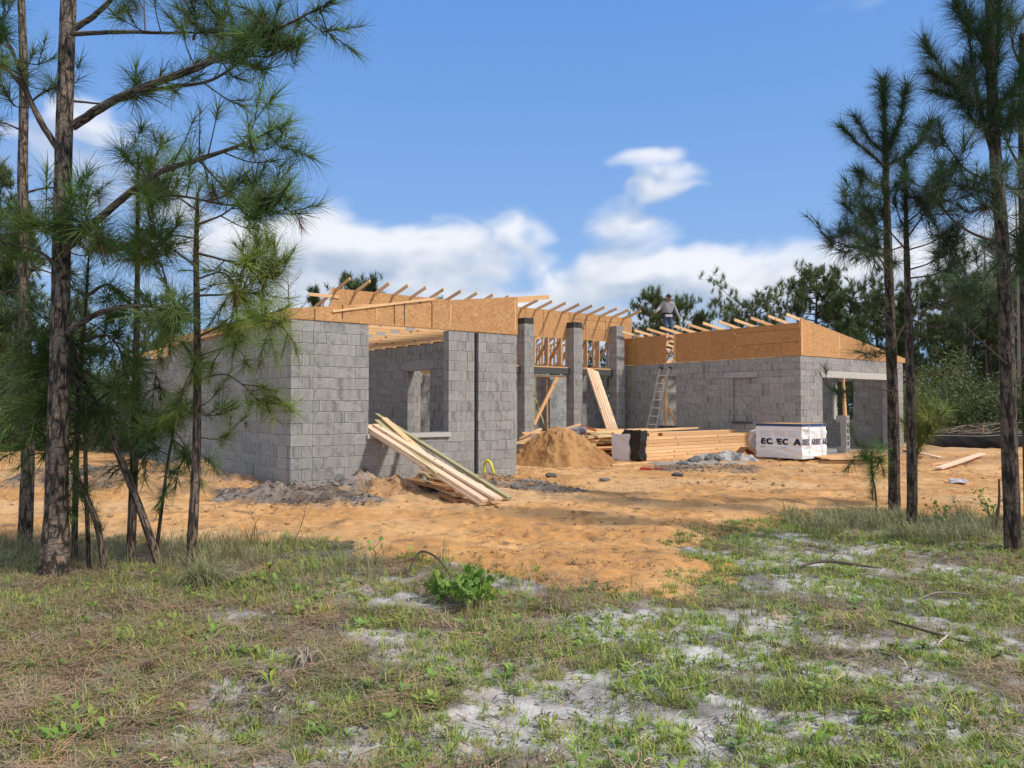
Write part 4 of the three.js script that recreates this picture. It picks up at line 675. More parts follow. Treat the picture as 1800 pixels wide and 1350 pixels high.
pine({ name: 'pine_sapling', label: 'thin bare leaning stem slanting up left between the trunks', trunk: [[-3.419,0.098,-7.5],[-3.59,0.466,-7.5],[-3.848,1.099,-7.5],[-4.076,1.57,-7.5],[-4.162,1.92,-7.3]], r: [.042, .037, .032, .026, .02], seed: 41, tip: 1, bark: barkM, branches: [{ p: [[-3.968,1.569,-7.3],[-4.185,1.65,-7.3],[-4.4,1.596,-7.3]], n: 5, hang: 1 }, { p: [[-4.051,1.704,-7.3],[-4.297,1.866,-7.3],[-4.541,1.92,-7.3]], n: 6, hang: 1, r: .012 }] });
pine({ name: 'pine_sapling', label: 'short leaning stem just right of the thick trunk', trunk: [[-3.778,0.034,-7.2],[-3.869,0.429,-7.2],[-3.99,0.719,-7.2],[-4.111,0.984,-7.2]], r: [.03, .028, .025, .018], seed: 42, tip: 2 });
pine({ name: 'pine_sapling', label: 'thin straight pole beside the short leaning stem', trunk: [[-3.981,-0.003,-7.3],[-4.016,0.521,-7.3],[-4.042,1.164,-7.3],[-4.038,1.596,-7.3]], r: [.022, .02, .018, .012], seed: 43, tip: 1 });
pine({ label: 'slim straight pine second from right in the left group', trunk: [[-3.798,-0.041,-7.7],[-3.773,1.032,-7.7],[-3.766,2.17,-7.7],[-3.77,3.204,-7.7],[-3.776,4.071,-7.7]], r: [.043, .037, .03, .022, .010], seed: 51, seg: 12, per: 12, bump: bigBump, tip: 2, branches: [
  { p: [[-3.774,3.897,-7.7],[-3.879,4.013,-7.7],[-3.955,4.117,-7.7]], r: .008, n: 2, from: .2 }, { p: [[-3.771,3.723,-7.7],[-3.664,3.897,-7.7],[-3.631,3.984,-7.7]], r: .008, n: 2 }, { p: [[-3.781,3.204,-7.7],[-4.008,3.088,-7.7],[-4.096,3.204,-7.7]], r: .008, n: 2 }, { p: [[-3.72,2.331,-7.6],[-3.495,2.388,-7.6],[-3.38,2.162,-7.6]], r: .010, n: 3, hang: 1 }, { p: [[-3.727,2.021,-7.6],[-3.943,2.162,-7.6],[-4.138,2.049,-7.6]], r: .012, n: 4, hang: 1 }, { p: [[-3.773,1.828,-7.7],[-3.591,1.856,-7.7],[-3.503,1.657,-7.7]], r: .008, n: 3, hang: 1 }, { p: [[-3.77,2.457,-7.7],[-3.914,2.485,-7.7],[-4.027,2.399,-7.7]], r: .009, n: 2, hang: 1 }, { p: [[-3.678,1.265,-7.5],[-3.49,1.238,-7.5],[-3.325,1.332,-7.5]], r: .012, dead: 1 }, { p: [[-3.721,1.599,-7.6],[-3.992,1.655,-7.6],[-4.157,1.43,-7.6]], r: .01, n: 3, hang: 1 }] });
pine({ name: 'pine_sapling', label: 'little pine sapling with soft tufts before the side wall', trunk: [[-3.602,0.024,-7.8],[-3.528,0.566,-7.8],[-3.471,1.025,-7.8],[-3.389,1.399,-7.8],[-3.288,1.555,-7.8]], r: [.02, .016, .013, .01, .006], seed: 61, branches: [{ p: [[-3.471,1.025,-7.8],[-3.627,1.083,-7.8],[-3.742,1.025,-7.8]], n: 5, hang: 1, r: .006 }, { p: [[-3.438,1.169,-7.8],[-3.311,1.083,-7.8],[-3.28,0.968,-7.8]], n: 5, hang: 1, r: .006 }, { p: [[-3.412,1.341,-7.8],[-3.516,1.37,-7.8],[-3.601,1.284,-7.8]], n: 5, hang: 1, r: .006 }, { p: [[-3.401,1.37,-7.8],[-3.257,1.457,-7.8],[-3.201,1.514,-7.8]], n: 3, r: .006 }] });
pine({ label: 'slim pine with low tufts hanging over the house corner', trunk: [[-3.074,0.101,-7.4],[-3.034,0.887,-7.4],[-3.029,1.816,-7.4],[-3.042,2.475,-7.4],[-3.055,3.083,-7.4],[-3.044,3.582,-7.4]], r: [.05, .042, .036, .03, .024, .012], seed: 71, seg: 14, per: 14, bump: bigBump, mat: NEEDLE_Y, tip: 2, branches: [
  { p: [[-3.002,2.98,-7.3],[-2.659,2.887,-7.3],[-2.278,2.745,-7.3]], r: .014, n: 9, from: .3 }, { p: [[-3,2.843,-7.3],[-3.258,3.034,-7.3],[-3.466,3.198,-7.3]], r: .012, n: 6 }, { p: [[-2.997,2.571,-7.3],[-2.602,2.614,-7.3],[-2.344,2.843,-7.3]], r: .012, n: 9 }, { p: [[-2.951,2.171,-7.2],[-2.696,2.278,-7.2],[-2.363,2.319,-7],[-2.073,2.277,-6.9]], r: .012, n: 8, hang: 1, s: .9 }, { p: [[-2.996,1.985,-7.3],[-2.759,2.071,-7.3],[-2.57,2.137,-7.3]], r: .009, n: 4, hang: 1, s: .9 }, { p: [[-2.947,1.765,-7.2],[-2.691,1.818,-7.2],[-2.514,1.712,-7.2],[-2.342,1.531,-7.2]], r: .009, n: 4, hang: 1, from: .6, s: .95 }, { p: [[-3.005,3.253,-7.3],[-2.745,3.362,-7.3],[-2.514,3.565,-7.3]], r: .012, n: 7 }, { p: [[-3.007,3.39,-7.3],[-3.21,3.527,-7.3],[-3.347,3.609,-7.3]], r: .01, n: 6 }, { p: [[-2.994,2.354,-7.3],[-3.196,2.435,-7.3],[-3.329,2.299,-7.3]], r: .01, n: 6, hang: 1 }, { p: [[-2.999,2.734,-7.3],[-2.739,2.789,-7.3],[-2.547,2.517,-7.3]], r: .01, n: 7, hang: 1 }, { p: [[-3.02,1.542,-7.4],[-3.145,1.487,-7.4],[-3.228,1.515,-7.4]], r: .007, n: 2, hang: 1 }, { p: [[-2.909,2.014,-7.1],[-2.934,1.909,-7.1],[-2.943,1.777,-7.1]], r: .008, n: 3, hang: 1, s: 1 }, { p: [[-3.028,1.225,-7.4],[-2.841,1.203,-7.4],[-2.733,1.241,-7.4]], r: .006, n: 1, from: .8, s: .7 }, { p: [[-3.003,3.116,-7.3],[-3.259,3.143,-7.3],[-3.42,3.007,-7.3]], r: .01, n: 6 }] });
// ---- right group
pine({ label: 'left of the twin pines at right, with candle shaped shoots', trunk: [[5.591,-0.069,-11.3],[5.6,1.136,-11.3],[5.578,2.474,-11.3],[5.555,3.822,-11.3],[5.538,5.008,-11.3],[5.522,6.287,-11.3]], r: [.085, .078, .07, .058, .045, .016], seed: 81, seg: 16, per: 14, bump: bigBump, bark: barkD, mat: NEEDLE_D, tip: 1, scale: 1.05, branches: [
  { p: [[5.531,5.093,-11.3],[5.53,5.689,-11.3],[5.515,6.373,-11.3]], r: .02, dense: 1.5, from: .05 }, { p: [[5.55,5.306,-11.3],[5.742,5.732,-11.3],[5.869,6.304,-11.3]], r: .02, dense: 1.4, from: .1 }, { p: [[5.473,5.045,-11.2],[5.143,5.331,-11.2],[4.837,5.636,-11.2]], r: .018, dense: 1.1, from: .25 }, { p: [[5.573,5.296,-11.4],[5.322,5.554,-11.4],[5.138,5.855,-11.4]], r: .016, dense: 1.1, from: .3 }, { p: [[5.564,5.093,-11.3],[5.947,5.331,-11.3],[6.232,5.758,-11.3]], r: .018, dense: 1.1, from: .25 }, { p: [[5.494,4.725,-11.2],[5.261,4.826,-11.2],[5.079,4.977,-11.2]], r: .015, dense: 1, from: .3 }, { p: [[5.493,4.069,-11.2],[5.169,4.204,-11.2],[4.856,4.489,-11.2]], r: .018, n: 7 }, { p: [[5.496,3.718,-11.2],[5.04,3.835,-11.2],[4.65,3.952,-11.2]], r: .018, n: 7 }, { p: [[5.598,4.013,-11.4],[5.301,4.013,-11.4],[5.006,4.141,-11.4]], r: .014, n: 6 }, { p: [[5.501,3.508,-11.2],[5.289,3.801,-11.2],[5.166,3.927,-11.2]], r: .014, n: 5 }, { p: [[5.524,4.514,-11.2],[5.258,4.598,-11.2],[5.108,4.598,-11.2]], r: .012, n: 4 }, { p: [[5.544,2.424,-11.2],[5.227,2.283,-11.2],[5.045,2.316,-11.2]], r: .013, n: 1, from: .9, s: .9 }, { p: [[5.444,2.351,-11],[5.712,2.776,-11],[6.253,3.035,-10.8]], r: .02, n: 2, from: .9 }, { p: [[5.485,1.733,-11.1],[5.092,1.799,-11.1],[4.596,1.713,-10.9]], r: .012, n: 2, from: .85, s: .9 }, { p: [[5.535,2.924,-11.2],[5.275,2.799,-11.2],[5.149,2.632,-11.2]], r: .012, dead: 1 }, { p: [[5.557,2.133,-11.2],[5.476,2.283,-11.2],[5.393,2.3,-11.2]], r: .008, n: 1, from: .9, s: .8 }] });
pine({ label: 'right of the twin pines at right, thinner and shorter', trunk: [[5.277,-0.101,-10.2],[5.287,1.023,-10.2],[5.277,2.381,-10.2],[5.263,3.521,-10.2],[5.254,4.439,-10.2]], r: [.065, .058, .05, .038, .016], seed: 91, seg: 14, per: 12, bump: bigBump, bark: barkD, mat: NEEDLE_D, tip: 3, branches: [
  { p: [[5.251,4.209,-10.2],[5.255,4.515,-10.2],[5.251,4.745,-10.2]], r: .014, dense: 1.5, from: .1 }, { p: [[5.262,3.964,-10.2],[5.508,4.171,-10.2],[5.703,4.439,-10.2]], r: .014, n: 8 }, { p: [[5.259,3.75,-10.2],[5.507,4.094,-10.2],[5.625,4.324,-10.2]], r: .013, n: 7 }, { p: [[5.257,3.598,-10.2],[5.011,3.903,-10.2],[4.923,4.132,-10.2]], r: .012, n: 6 }, { p: [[5.268,3.331,-10.2],[5.573,3.43,-10.2],[5.803,3.598,-10.2]], r: .013, n: 7 }, { p: [[5.272,3.598,-10.2],[5.615,3.712,-10.2],[5.784,3.827,-10.2]], r: .012, n: 7 }, { p: [[5.266,3.217,-10.2],[5.684,3.293,-10.2],[6.067,3.521,-10.2]], r: .013, n: 5 }, { p: [[5.214,3.653,-10.1],[4.957,3.577,-10.1],[4.733,3.653,-10.1]], r: .012, n: 6 }, { p: [[5.219,2.486,-10.1],[4.944,2.598,-10.1],[4.796,2.786,-10.1]], r: .01, dead: 1 }, { p: [[5.229,2.673,-10.1],[5.617,2.561,-10.1],[5.996,2.824,-10.1]], r: .012, n: 2, from: .85 }, { p: [[5.235,2.073,-10.1],[5.607,1.924,-10.1],[5.907,1.961,-10.1]], r: .01, dead: 1 }, { p: [[5.268,3.827,-10.2],[5.165,4.056,-10.2],[5.107,4.285,-10.2]], r: .01, n: 4 }] });
pine({ label: 'rough barked pine nearest the right edge with dense crown', trunk: [[5.377,-0.054,-8.3],[5.358,1.238,-8.3],[5.344,2.468,-8.3],[5.313,3.459,-8.3],[5.256,4.395,-8.3],[5.235,5.336,-8.3],[5.231,6.474,-8.3],[5.234,7.365,-8.3]], r: [.085, .076, .07, .064, .056, .048, .036, .02], seed: 101, seg: 22, per: 18, bump: bigBump, bark: barkD, mat: NEEDLE_D, tip: 2, branches: [
  { p: [[5.276,4.145,-8.3],[5.119,4.708,-8.3],[5.034,5.21,-8.3],[4.983,5.841,-8.3]], r: .03, dense: 1.1, from: .35 }, { p: [[5.028,4.744,-8.2],[4.738,5.011,-8.2],[4.456,5.446,-8.2]], r: .016, dense: 1.1, from: .2 }, { p: [[5.005,4.843,-8.2],[4.665,5.042,-8.2],[4.494,5.135,-8.2]], r: .014, dense: 1.1, from: .2 }, { p: [[5.016,4.793,-8.2],[4.784,4.855,-8.2],[4.54,4.917,-8.2]], r: .014, dense: 1.1, from: .2 }, { p: [[5.005,5.651,-8.3],[4.889,5.841,-8.3],[4.862,6.031,-8.3]], r: .014, dense: 1.2, from: .1 }, { p: [[5.248,5.022,-8.3],[5.321,5.588,-8.3],[5.343,6.094,-8.3]], r: .02, dense: 1.3, from: .1 }, { p: [[5.192,4.669,-8.2],[5.431,4.979,-8.2],[5.589,5.228,-8.2]], r: .02, dense: 1.1, from: .1 }, { p: [[5.246,4.896,-8.3],[5.162,5.399,-8.3],[5.155,5.715,-8.3]], r: .016, dense: 1.2, from: .1 }, { p: [[5.205,4.391,-8.2],[5.455,4.669,-8.2],[5.702,4.731,-8.2]], r: .018, dense: 1, from: .2 }, { p: [[5.258,4.52,-8.3],[5.025,4.645,-8.3],[5.087,5.344,-8.6]], r: .014, dense: 1, from: .2 }, { p: [[5.291,3.957,-8.3],[4.953,4.082,-8.3],[4.68,4.457,-8.3]], r: .014, n: 10, s: .85 }, { p: [[5.301,3.833,-8.3],[4.95,3.895,-8.3],[4.641,3.957,-8.3]], r: .012, n: 8, s: .8 }, { p: [[5.31,3.285,-8.3],[4.972,3.409,-8.3],[4.747,3.583,-8.3],[4.638,3.739,-8.3]], r: .016, n: 3, from: .8 }, { p: [[5.25,3.497,-8.2],[5.161,3.651,-8.2],[5.04,3.682,-8.2]], r: .014, n: 8, from: .2 }, { p: [[5.259,3.313,-8.2],[5.432,3.436,-8.2],[5.679,3.559,-8.2]], r: .014, n: 5 }, { p: [[5.325,2.746,-8.3],[5.054,2.777,-8.3],[4.869,2.777,-8.3]], r: .012, n: 5 }, { p: [[5.268,2.823,-8.2],[5.424,3.006,-8.2],[5.61,3.19,-8.2]], r: .012, n: 5 }, { p: [[5.283,1.969,-8.2],[4.983,2.213,-8.2],[4.744,2.456,-8.2]], r: .01, dead: 1 }, { p: [[5.29,1.726,-8.2],[5.463,1.848,-8.2],[5.708,1.969,-8.2]], r: .01, dead: 1 }, { p: [[5.334,2.591,-8.3],[5.141,2.468,-8.3],[4.922,2.283,-8.3]], r: .008, dead: 1 }] });
pine({ label: 'dark pine cut by the right edge behind the nearest one', trunk: [[6.442,-0.076,-9.6],[6.432,1.619,-9.6],[6.424,3.404,-9.6],[6.43,4.845,-9.6],[6.449,6.226,-9.6]], r: [.07, .062, .055, .045, .03], seed: 111, seg: 12, per: 10, bark: barkD, mat: NEEDLE_D, branches: [{ p: [[6.423,4.483,-9.6],[6.237,4.845,-9.6],[6.136,5.207,-9.6]], n: 9 }, { p: [[6.433,4.99,-9.6],[6.677,5.352,-9.6],[6.826,5.643,-9.6]], n: 8 }, { p: [[6.35,4.096,-9.5],[6.196,4.238,-9.5],[6.092,4.31,-9.5]], n: 7 }, { p: [[6.448,5.788,-9.6],[6.331,6.08,-9.6],[6.302,6.445,-9.6]], n: 8 }, { p: [[6.424,3.763,-9.6],[6.647,3.835,-9.6],[6.793,3.979,-9.6]], n: 5 }, { p: [[6.421,3.26,-9.6],[6.281,3.404,-9.6],[6.175,3.439,-9.6]], n: 5 }] });
pine({ name: 'pine_sapling', label: 'knee high pine seedling left of the twin pines', trunk: [[5.201,0.014,-11],[5.173,0.337,-11],[5.127,0.579,-11],[5.123,0.863,-11]], r: [.014, .012, .01, .008], seed: 121, tip: 2, branches: [{ p: [[5.129,0.725,-11],[5.049,0.806,-11],[4.984,0.822,-11]], n: 3, r: .005, hang: 1, s: .8 }, { p: [[5.129,0.701,-11],[5.219,0.774,-11],[5.276,0.757,-11]], n: 3, r: .005, hang: 1, s: .8 }] });
pine({ name: 'pine_sapling', label: 'thin stemmed sapling with yellow green top by the twin pines', trunk: [[6.082,-0.111,-11.6],[6.081,0.443,-11.6],[6.096,0.827,-11.6],[6.151,1.109,-11.6]], r: [.016, .014, .012, .008], seed: 131, mat: NEEDLE_Y, tip: 2, branches: [{ p: [[6.096,0.87,-11.6],[6.201,0.998,-11.6],[6.289,1.109,-11.6]], n: 4, r: .006 }, { p: [[6.095,0.784,-11.6],[6.029,0.955,-11.6],[5.997,1.083,-11.6]], n: 3, r: .006 }, { p: [[6.115,0.955,-11.6],[6.256,1.194,-11.6],[6.308,1.254,-11.6]], n: 4, r: .006 }] });
// ---------------------------------------------------------------- woods behind
const CLUMP = [tuftG(46, .42, .035, .25, .2, 1.5, .1, 51, 1), tuftG(40, .36, .04, .3, .3, 1.7, .12, 52, 1)];
function farPine(o, seed, H, bareTo, spread, mat, shape, dens) {   // builds parts into o
  const R = rng(seed), tr0 = [V(0, -.2, 0), V((R() - .5) * .4, H * .35, (R() - .5) * .4), V((R() - .5) * .7, H * .7, (R() - .5) * .7), V((R() - .5) * .9, H, (R() - .5) * .9)], c = new THREE.CatmullRomCurve3(tr0);
  part(o, 'trunk', tube(tr0, [H * .014 + .04, H * .011 + .02, H * .008, .02], 7, 5), barkD);
  const list = [], limbs = [], n = Math.round(dens * 10);
  for (let i = 0; i < n; i++) {
    const f = bareTo + (1 - bareTo) * (i + R()) / n, p = c.getPoint(f), a = i * 2.4 + R(), top = (f - bareTo) / (1 - bareTo), L = spread * (shape === 'cone' ? (1.05 - top * .9) : shape === 'flat' ? (.35 + .75 * Math.sin(Math.min(1, top * 1.1) * 1.7)) : Math.sqrt(Math.max(.05, 1 - (top * 1.6 - .7) ** 2 * .8))) * (.6 + .6 * R());
    const up = shape === 'cone' ? .15 : .45, e = p.clone().add(V(Math.cos(a) * L, L * up * (.4 + R()), Math.sin(a) * L)), m = p.clone().lerp(e, .55).add(V(0, -.08 * L, 0));
    limbs.push(tube([p, m, e], [.035 + H * .002, .02, .01], 4, 3));
    const k = Math.round((shape === 'cone' ? 9 : 11) * (.6 + L / spread));
    for (let j = 0; j < k; j++) { const u = shape === 'cone' ? .15 + .9 * R() : .45 + .6 * R(), q = u < .55 ? p.clone().lerp(m, u / .55) : m.clone().lerp(e, (u - .55) / .45); q.add(V(R() - .5, (R() - .35) * .7, R() - .5).multiplyScalar(shape === 'cone' ? .55 : .34 * L + .35)); list.push([q, V(R() - .5, .6 + R() * .6, R() - .5), .75 + R() * .5]); }
  }
  list.push([c.getPoint(1), Y, 1]);
  part(o, 'limbs', mergeGeometries(limbs), barkD).userData.kind = 'stuff';
  needles(o, list, mat, seed + 2, CLUMP, 'crown');
}
function bareTree(o, seed, H, spread) {
  const R = rng(seed), gs = [], rec = (p, d, L, r, k) => { const e = p.clone().addScaledVector(d, L), m = p.clone().lerp(e, .5).add(V(R() - .5, R() - .5, R() - .5).multiplyScalar(L * .12)); gs.push(tube([p, m, e], [r, r * .8, r * .6], 4, 2)); if (k) for (let i = 0; i < (k > 2 ? 4 : 3); i++) { const q = .35 + .65 * R(); rec(p.clone().lerp(e, q), d.clone().add(V(R() - .5, R() * .35, R() - .5).multiplyScalar(spread)).normalize(), L * (.45 + .25 * R()), r * .5, k - 1); } };
  const T = [V(0, -.2, 0), V((R() - .5) * .3, H * .5, 0), V((R() - .5) * .5, H * .92, (R() - .5) * .4)]; part(o, 'trunk', tube(T, [.05 + H * .008, .03 + H * .005, .015], 6, 6), deadM);
  const c = new THREE.CatmullRomCurve3(T); for (let i = 0; i < 16; i++) { const f = .35 + .65 * (i + R()) / 16; const a = i * 2.4; rec(c.getPoint(f), V(Math.cos(a), .5 + R() * .5, Math.sin(a)).normalize(), H * .13 * (1.3 - f * .7), .018, 2); }
  part(o, 'branches', mergeGeometries(gs), deadM).userData.kind = 'stuff';
}
function bgTree(label, pos, args, group) { const o = thing('background_pine', label, 'tree', pos, 0, group); farPine(o, ...args); return o; }
const BX = (u, d) => (u - 900) / 1352 * d, BY = (v, d) => 1.52 + (714 - v) / 1352 * d;
const heads = [
  ['pine with dark rounded tufts rising behind the gable rafters', [[-9.0, 0, -46]], [201, 9.9, .5, 1.7, FAR_A, 'round', 1.5]],
  ['small pine top peeping over the middle rafters', [[-4.6, 0, -46]], [202, 8.3, .55, 1.1, FAR_A, 'round', 1.1]],
  ['little spiky pine top at the left end of rafters', [[-11.9, 0, -47]], [204, 8.6, .6, .5, FAR_A, 'cone', .8]],
  ['airy round crowned pine behind the worker', [[9.7, 0, -50]], [205, 9.6, .5, 2.1, FAR_B, 'round', 1.7]],
  ['dark dense low pine right of the worker', [[11.2, 0, -46]], [206, 6.9, .35, 2.0, FAR_A, 'cone', 2.2]],
  ['airy flat topped pine behind the garage rafters', [[17.3, 0, -55]], [207, 10.2, .66, 3.2, FAR_B, 'flat', 1.5]],
  ['tallest round topped pine behind the garage gable', [[21.6, 0, -55]], [208, 12.4, .62, 2.3, FAR_B, 'round', 1.6]],
  ['dark young pine behind the garage gable', [[20.6, 0, -48]], [209, 8.3, .3, 1.3, FAR_A, 'cone', 2.0]],
  ['leaning airy pine right of the tallest one', [[24.5, 0, -55]], [210, 11.2, .45, 2.6, FAR_B, 'flat', 2.0]],
  ['airy tall pine between tallest pine and twin trunks', [[27.2, 0, -57]], [211, 10.4, .4, 2.2, FAR_B, 'round', 1.8]],
  ['dark pointed pine just left of the twin trunks', [[24.0, 0, -47]], [212, 8.4, .25, 1.3, FAR_A, 'cone', 2.0]],
];
for (const [l, [p], a] of heads) bgTree(l, p, [a[0], a[5] === 'cone' ? a[1] : a[1] - a[3] * .55, ...a.slice(2, 6), a[6] * 1.5], 'trees rising behind the house');
{ // leafless trees
  const t1 = thing('bare_tree', 'leafless grey twigged tree behind the left gable', 'tree', [-12.0, 0, -41.5], 0); bareTree(t1, 301, 9.6, 1.1);
  [[29.5, -50, 15.0, 'tall bare pole of a dead tree right of twin pines'], [33.5, -54, 15.5, 'second bare dead tree further right'], [34.5, -52, 14.2, 'third bare dead tree beside the second'], [31.8, -60, 12.5, 'thin leafless tree between the dead poles']].forEach(([x, z, h, l], i) => { const t = thing('bare_tree', l, 'tree', [x, 0, z], 0, 'bare trees in the right woods'); bareTree(t, 311 + i, h, .8); });
}
{ // grey poles in the right woods
  const R = rng(901), first = thing('bare_pole_tree', 'thin grey leafless trunk in the woods at the right', 'tree', [0, 0, 0], 0, 'grey trunks in the right woods'); bareTree(first, 399, 11, .7);
  for (let i = 0; i < 18; i++) { const o = i ? first.clone() : first, d = 31 + 16 * R(), u = 1600 + 260 * R(); if (i) { o.name = numbered('bare_pole_tree'); o.userData = { ...first.userData }; scene.add(o); } o.position.set(BX(u, d), 0, -d); o.rotation.y = R() * 6; o.rotation.z = (R() - .5) * .08; o.scale.set(1, .8 + R() * .45, 1); }
}
// woods: five kinds, cloned
{
  const protos = [[401, 9.5, .2, 1.6, FAR_A, 'cone', 2.6], [402, 11, .45, 2.2, FAR_B, 'round', 2.1], [403, 8, .12, 1.7, FAR_B, 'cone', 2.6], [404, 12, .5, 2.3, FAR_A, 'flat', 2.0], [405, 6, .1, 1.7, FAR_B, 'round', 2.4]];
  const made = [], R = rng(55);
  const put = (x, z, k, s, label, group) => { let o; if (!made[k]) { o = thing('woodland_pine', label, 'tree', [x, 0, z], R() * 6, group); farPine(o, ...protos[k]); made[k] = o; } else { o = made[k].clone(); o.name = numbered('woodland_pine'); o.position.set(x, 0, z); o.rotation.y = R() * 6; tag(o, label, 'tree', group); o.userData = { label, category: 'tree', group }; scene.add(o); } o.scale.setScalar(s); };
  for (let i = 0; i < 30; i++) { const d = 42 + 24 * Math.pow(R(), .8), u = 1560 + 420 * R(), k = Math.floor(R() * 5); put(BX(u, d), -d, k, (.62 + R() * .32) * (d / 48), 'pine in the dense woods beyond the silt fence', 'pines in the woods at the right'); }
  for (let i = 0; i < 20; i++) { const d = 34 + 22 * R(), u = -260 + 560 * R(), k = Math.floor(R() * 5); put(BX(u, d), -d, k, (.7 + R() * .35) * (d / 40) * sm(420, 120, u) + .2, 'pine in the dense woods behind the left trees', 'pines in the woods at the left'); }
  for (let i = 0; i < 26; i++) { const d = 52 + 14 * R(), u = 300 + 1250 * (i + R()) / 26, k = Math.floor(R() * 5); put(BX(u, d), -d, k, .42 + R() * .16, 'low pine in the woods behind the house', 'pines in the woods behind the house'); }
}
// undergrowth and farther woods nobody could count
function mass(name, n, fn, mat, geos, seed) {
  const R = rng(seed), per = Math.ceil(n / geos.length);
  geos.forEach((g, k) => { const im = new THREE.InstancedMesh(g, mat, per), m4 = new THREE.Matrix4(), q = new THREE.Quaternion(), c = new THREE.Color(); for (let i = 0; i < per; i++) { const [p, s] = fn(R); q.setFromEuler(new THREE.Euler((R() - .5) * 1.6, R() * 6.28, (R() - .5) * 1.6)); m4.compose(p, q, V(s, s, s)); im.setMatrixAt(i, m4); const v = .6 + R() * .7; c.setRGB(v * (.8 + R() * .5), v, v * (.75 + R() * .4)); im.setColorAt(i, c); } im.name = k ? name + '_' + String(k).padStart(3, '0') : name; im.userData.kind = 'stuff'; lit(im); scene.add(im); });
}
function leafClump(n, rad, size, seed) { const R = rng(seed), pos = [], idx = []; for (let i = 0; i < n; i++) { const a = R() * 6.28, b = Math.acos(2 * R() - 1), q = rad * Math.cbrt(R()), x = q * Math.sin(b) * Math.cos(a), y = q * Math.cos(b), z = q * Math.sin(b) * Math.sin(a), u = V(R() - .5, R() - .5, R() - .5).normalize().multiplyScalar(size * (.6 + R() * .8)), w = V(R() - .5, R() - .5, R() - .5).cross(u).normalize().multiplyScalar(size * .4), o = pos.length / 3; pos.push(x - u.x, y - u.y, z - u.z, x + w.x, y + w.y, z + w.z, x + u.x, y + u.y, z + u.z, x - w.x, y - w.y, z - w.z); idx.push(o, o + 1, o + 2, o, o + 2, o + 3); } const g = new THREE.BufferGeometry(); g.setAttribute('position', new THREE.Float32BufferAttribute(pos, 3)); g.setIndex(idx); g.computeVertexNormals(); return g; }
const LEAFC = [leafClump(110, .5, .055, 61), leafClump(100, .55, .06, 62)];
const SHRUB = needleM(.10, .145, .04), SHRUB_B = needleM(.075, .115, .04);
mass('undergrowth', 2000, (R) => { const d = 31 + 14 * R(), u = 1585 + 480 * R(), h = (.8 + 2.6 * Math.pow(fbm(u * .03, d * .3, 3), 1.5) * 1.6) * R(); return [V(BX(u, d), h, -d), .8 + R() * .8]; }, SHRUB, LEAFC, 71);
mass('left_undergrowth', 1800, (R) => { const d = 25 + 12 * R(), u = -420 + 640 * R(), h = (1.2 + 1.6 * vn(u * .02 + 7, d)) * R(); return [V(BX(u, d), h, -d), .8 + R() * .8]; }, SHRUB_B, LEAFC, 72);
mass('far_woods', 7000, (R) => { const a = (R() - .5) * 2.6, d = 68 + 22 * R(), h = (3.2 + 2.6 * fbm(a * 14, 3, 3) + 1.2 * sm(.35, .8, Math.abs(a))) * R(); return [V(Math.sin(a) * d, h, -Math.cos(a) * d), 1.5 + R() * 1.4]; }, SHRUB_B, [...LEAFC, ...CLUMP], 73);

// ---------------------------------------------------------------- ground cover
function bladeTuft(n, h, w, lean, seed, segs = 2, spread = .04) {
  const R = rng(seed), pos = [], idx = [];
  for (let k = 0; k < n; k++) {
    const a = R() * 6.283, px = Math.cos(a) * spread * R(), pz = Math.sin(a) * spread * R(), b = R() * 6.283, L = h * (.45 + .75 * R()), ln = lean * (.3 + R()), tx = -Math.sin(b), tz = Math.cos(b), base = pos.length / 3;
    for (let s = 0; s <= segs; s++) { const q = s / segs, ang = ln * q, ww = w * (.7 + .6 * R()) * (s === segs ? .12 : 1 - .3 * q) * .5, d = L * q, x = px + Math.cos(b) * Math.sin(ang) * d, z = pz + Math.sin(b) * Math.sin(ang) * d, y = Math.cos(ang) * d - .01; pos.push(x + tx * ww, y, z + tz * ww, x - tx * ww, y, z - tz * ww); }
    for (let s = 0; s < segs; s++) { const o = base + s * 2; idx.push(o, o + 1, o + 2, o + 1, o + 3, o + 2); }
  }
  const g = new THREE.BufferGeometry(); g.setAttribute('position', new THREE.Float32BufferAttribute(pos, 3)); g.setIndex(idx); g.computeVertexNormals(); return g;
}
function strawG(n, L, w, rad, seed, lift = .02) {
  const R = rng(seed), pos = [], idx = [];
  for (let k = 0; k < n; k++) { const a = R() * 6.283, cx = (R() - .5) * rad * 2, cz = (R() - .5) * rad * 2, l = L * (.4 + R() * .7), y = .004 + R() * lift, t = (R() - .5) * lift * 1.2, dx = Math.cos(a) * l / 2, dz = Math.sin(a) * l / 2, sx = -Math.sin(a) * w / 2, sz = Math.cos(a) * w / 2, cv = (R() - .5) * .3 * l, mx = -Math.sin(a) * cv, mz = Math.cos(a) * cv, o = pos.length / 3; pos.push(cx - dx + sx, y - t, cz - dz + sz, cx - dx - sx, y - t, cz - dz - sz, cx + mx + sx, y + .006, cz + mz + sz, cx + mx - sx, y + .006, cz + mz - sz, cx + dx + sx, y + t, cz + dz + sz, cx + dx - sx, y + t, cz + dz - sz); idx.push(o, o + 2, o + 1, o + 1, o + 2, o + 3, o + 2, o + 4, o + 3, o + 3, o + 4, o + 5); }
  const g = new THREE.BufferGeometry(); g.setAttribute('position', new THREE.Float32BufferAttribute(pos, 3)); g.setIndex(idx); g.computeVertexNormals(); return g;
}
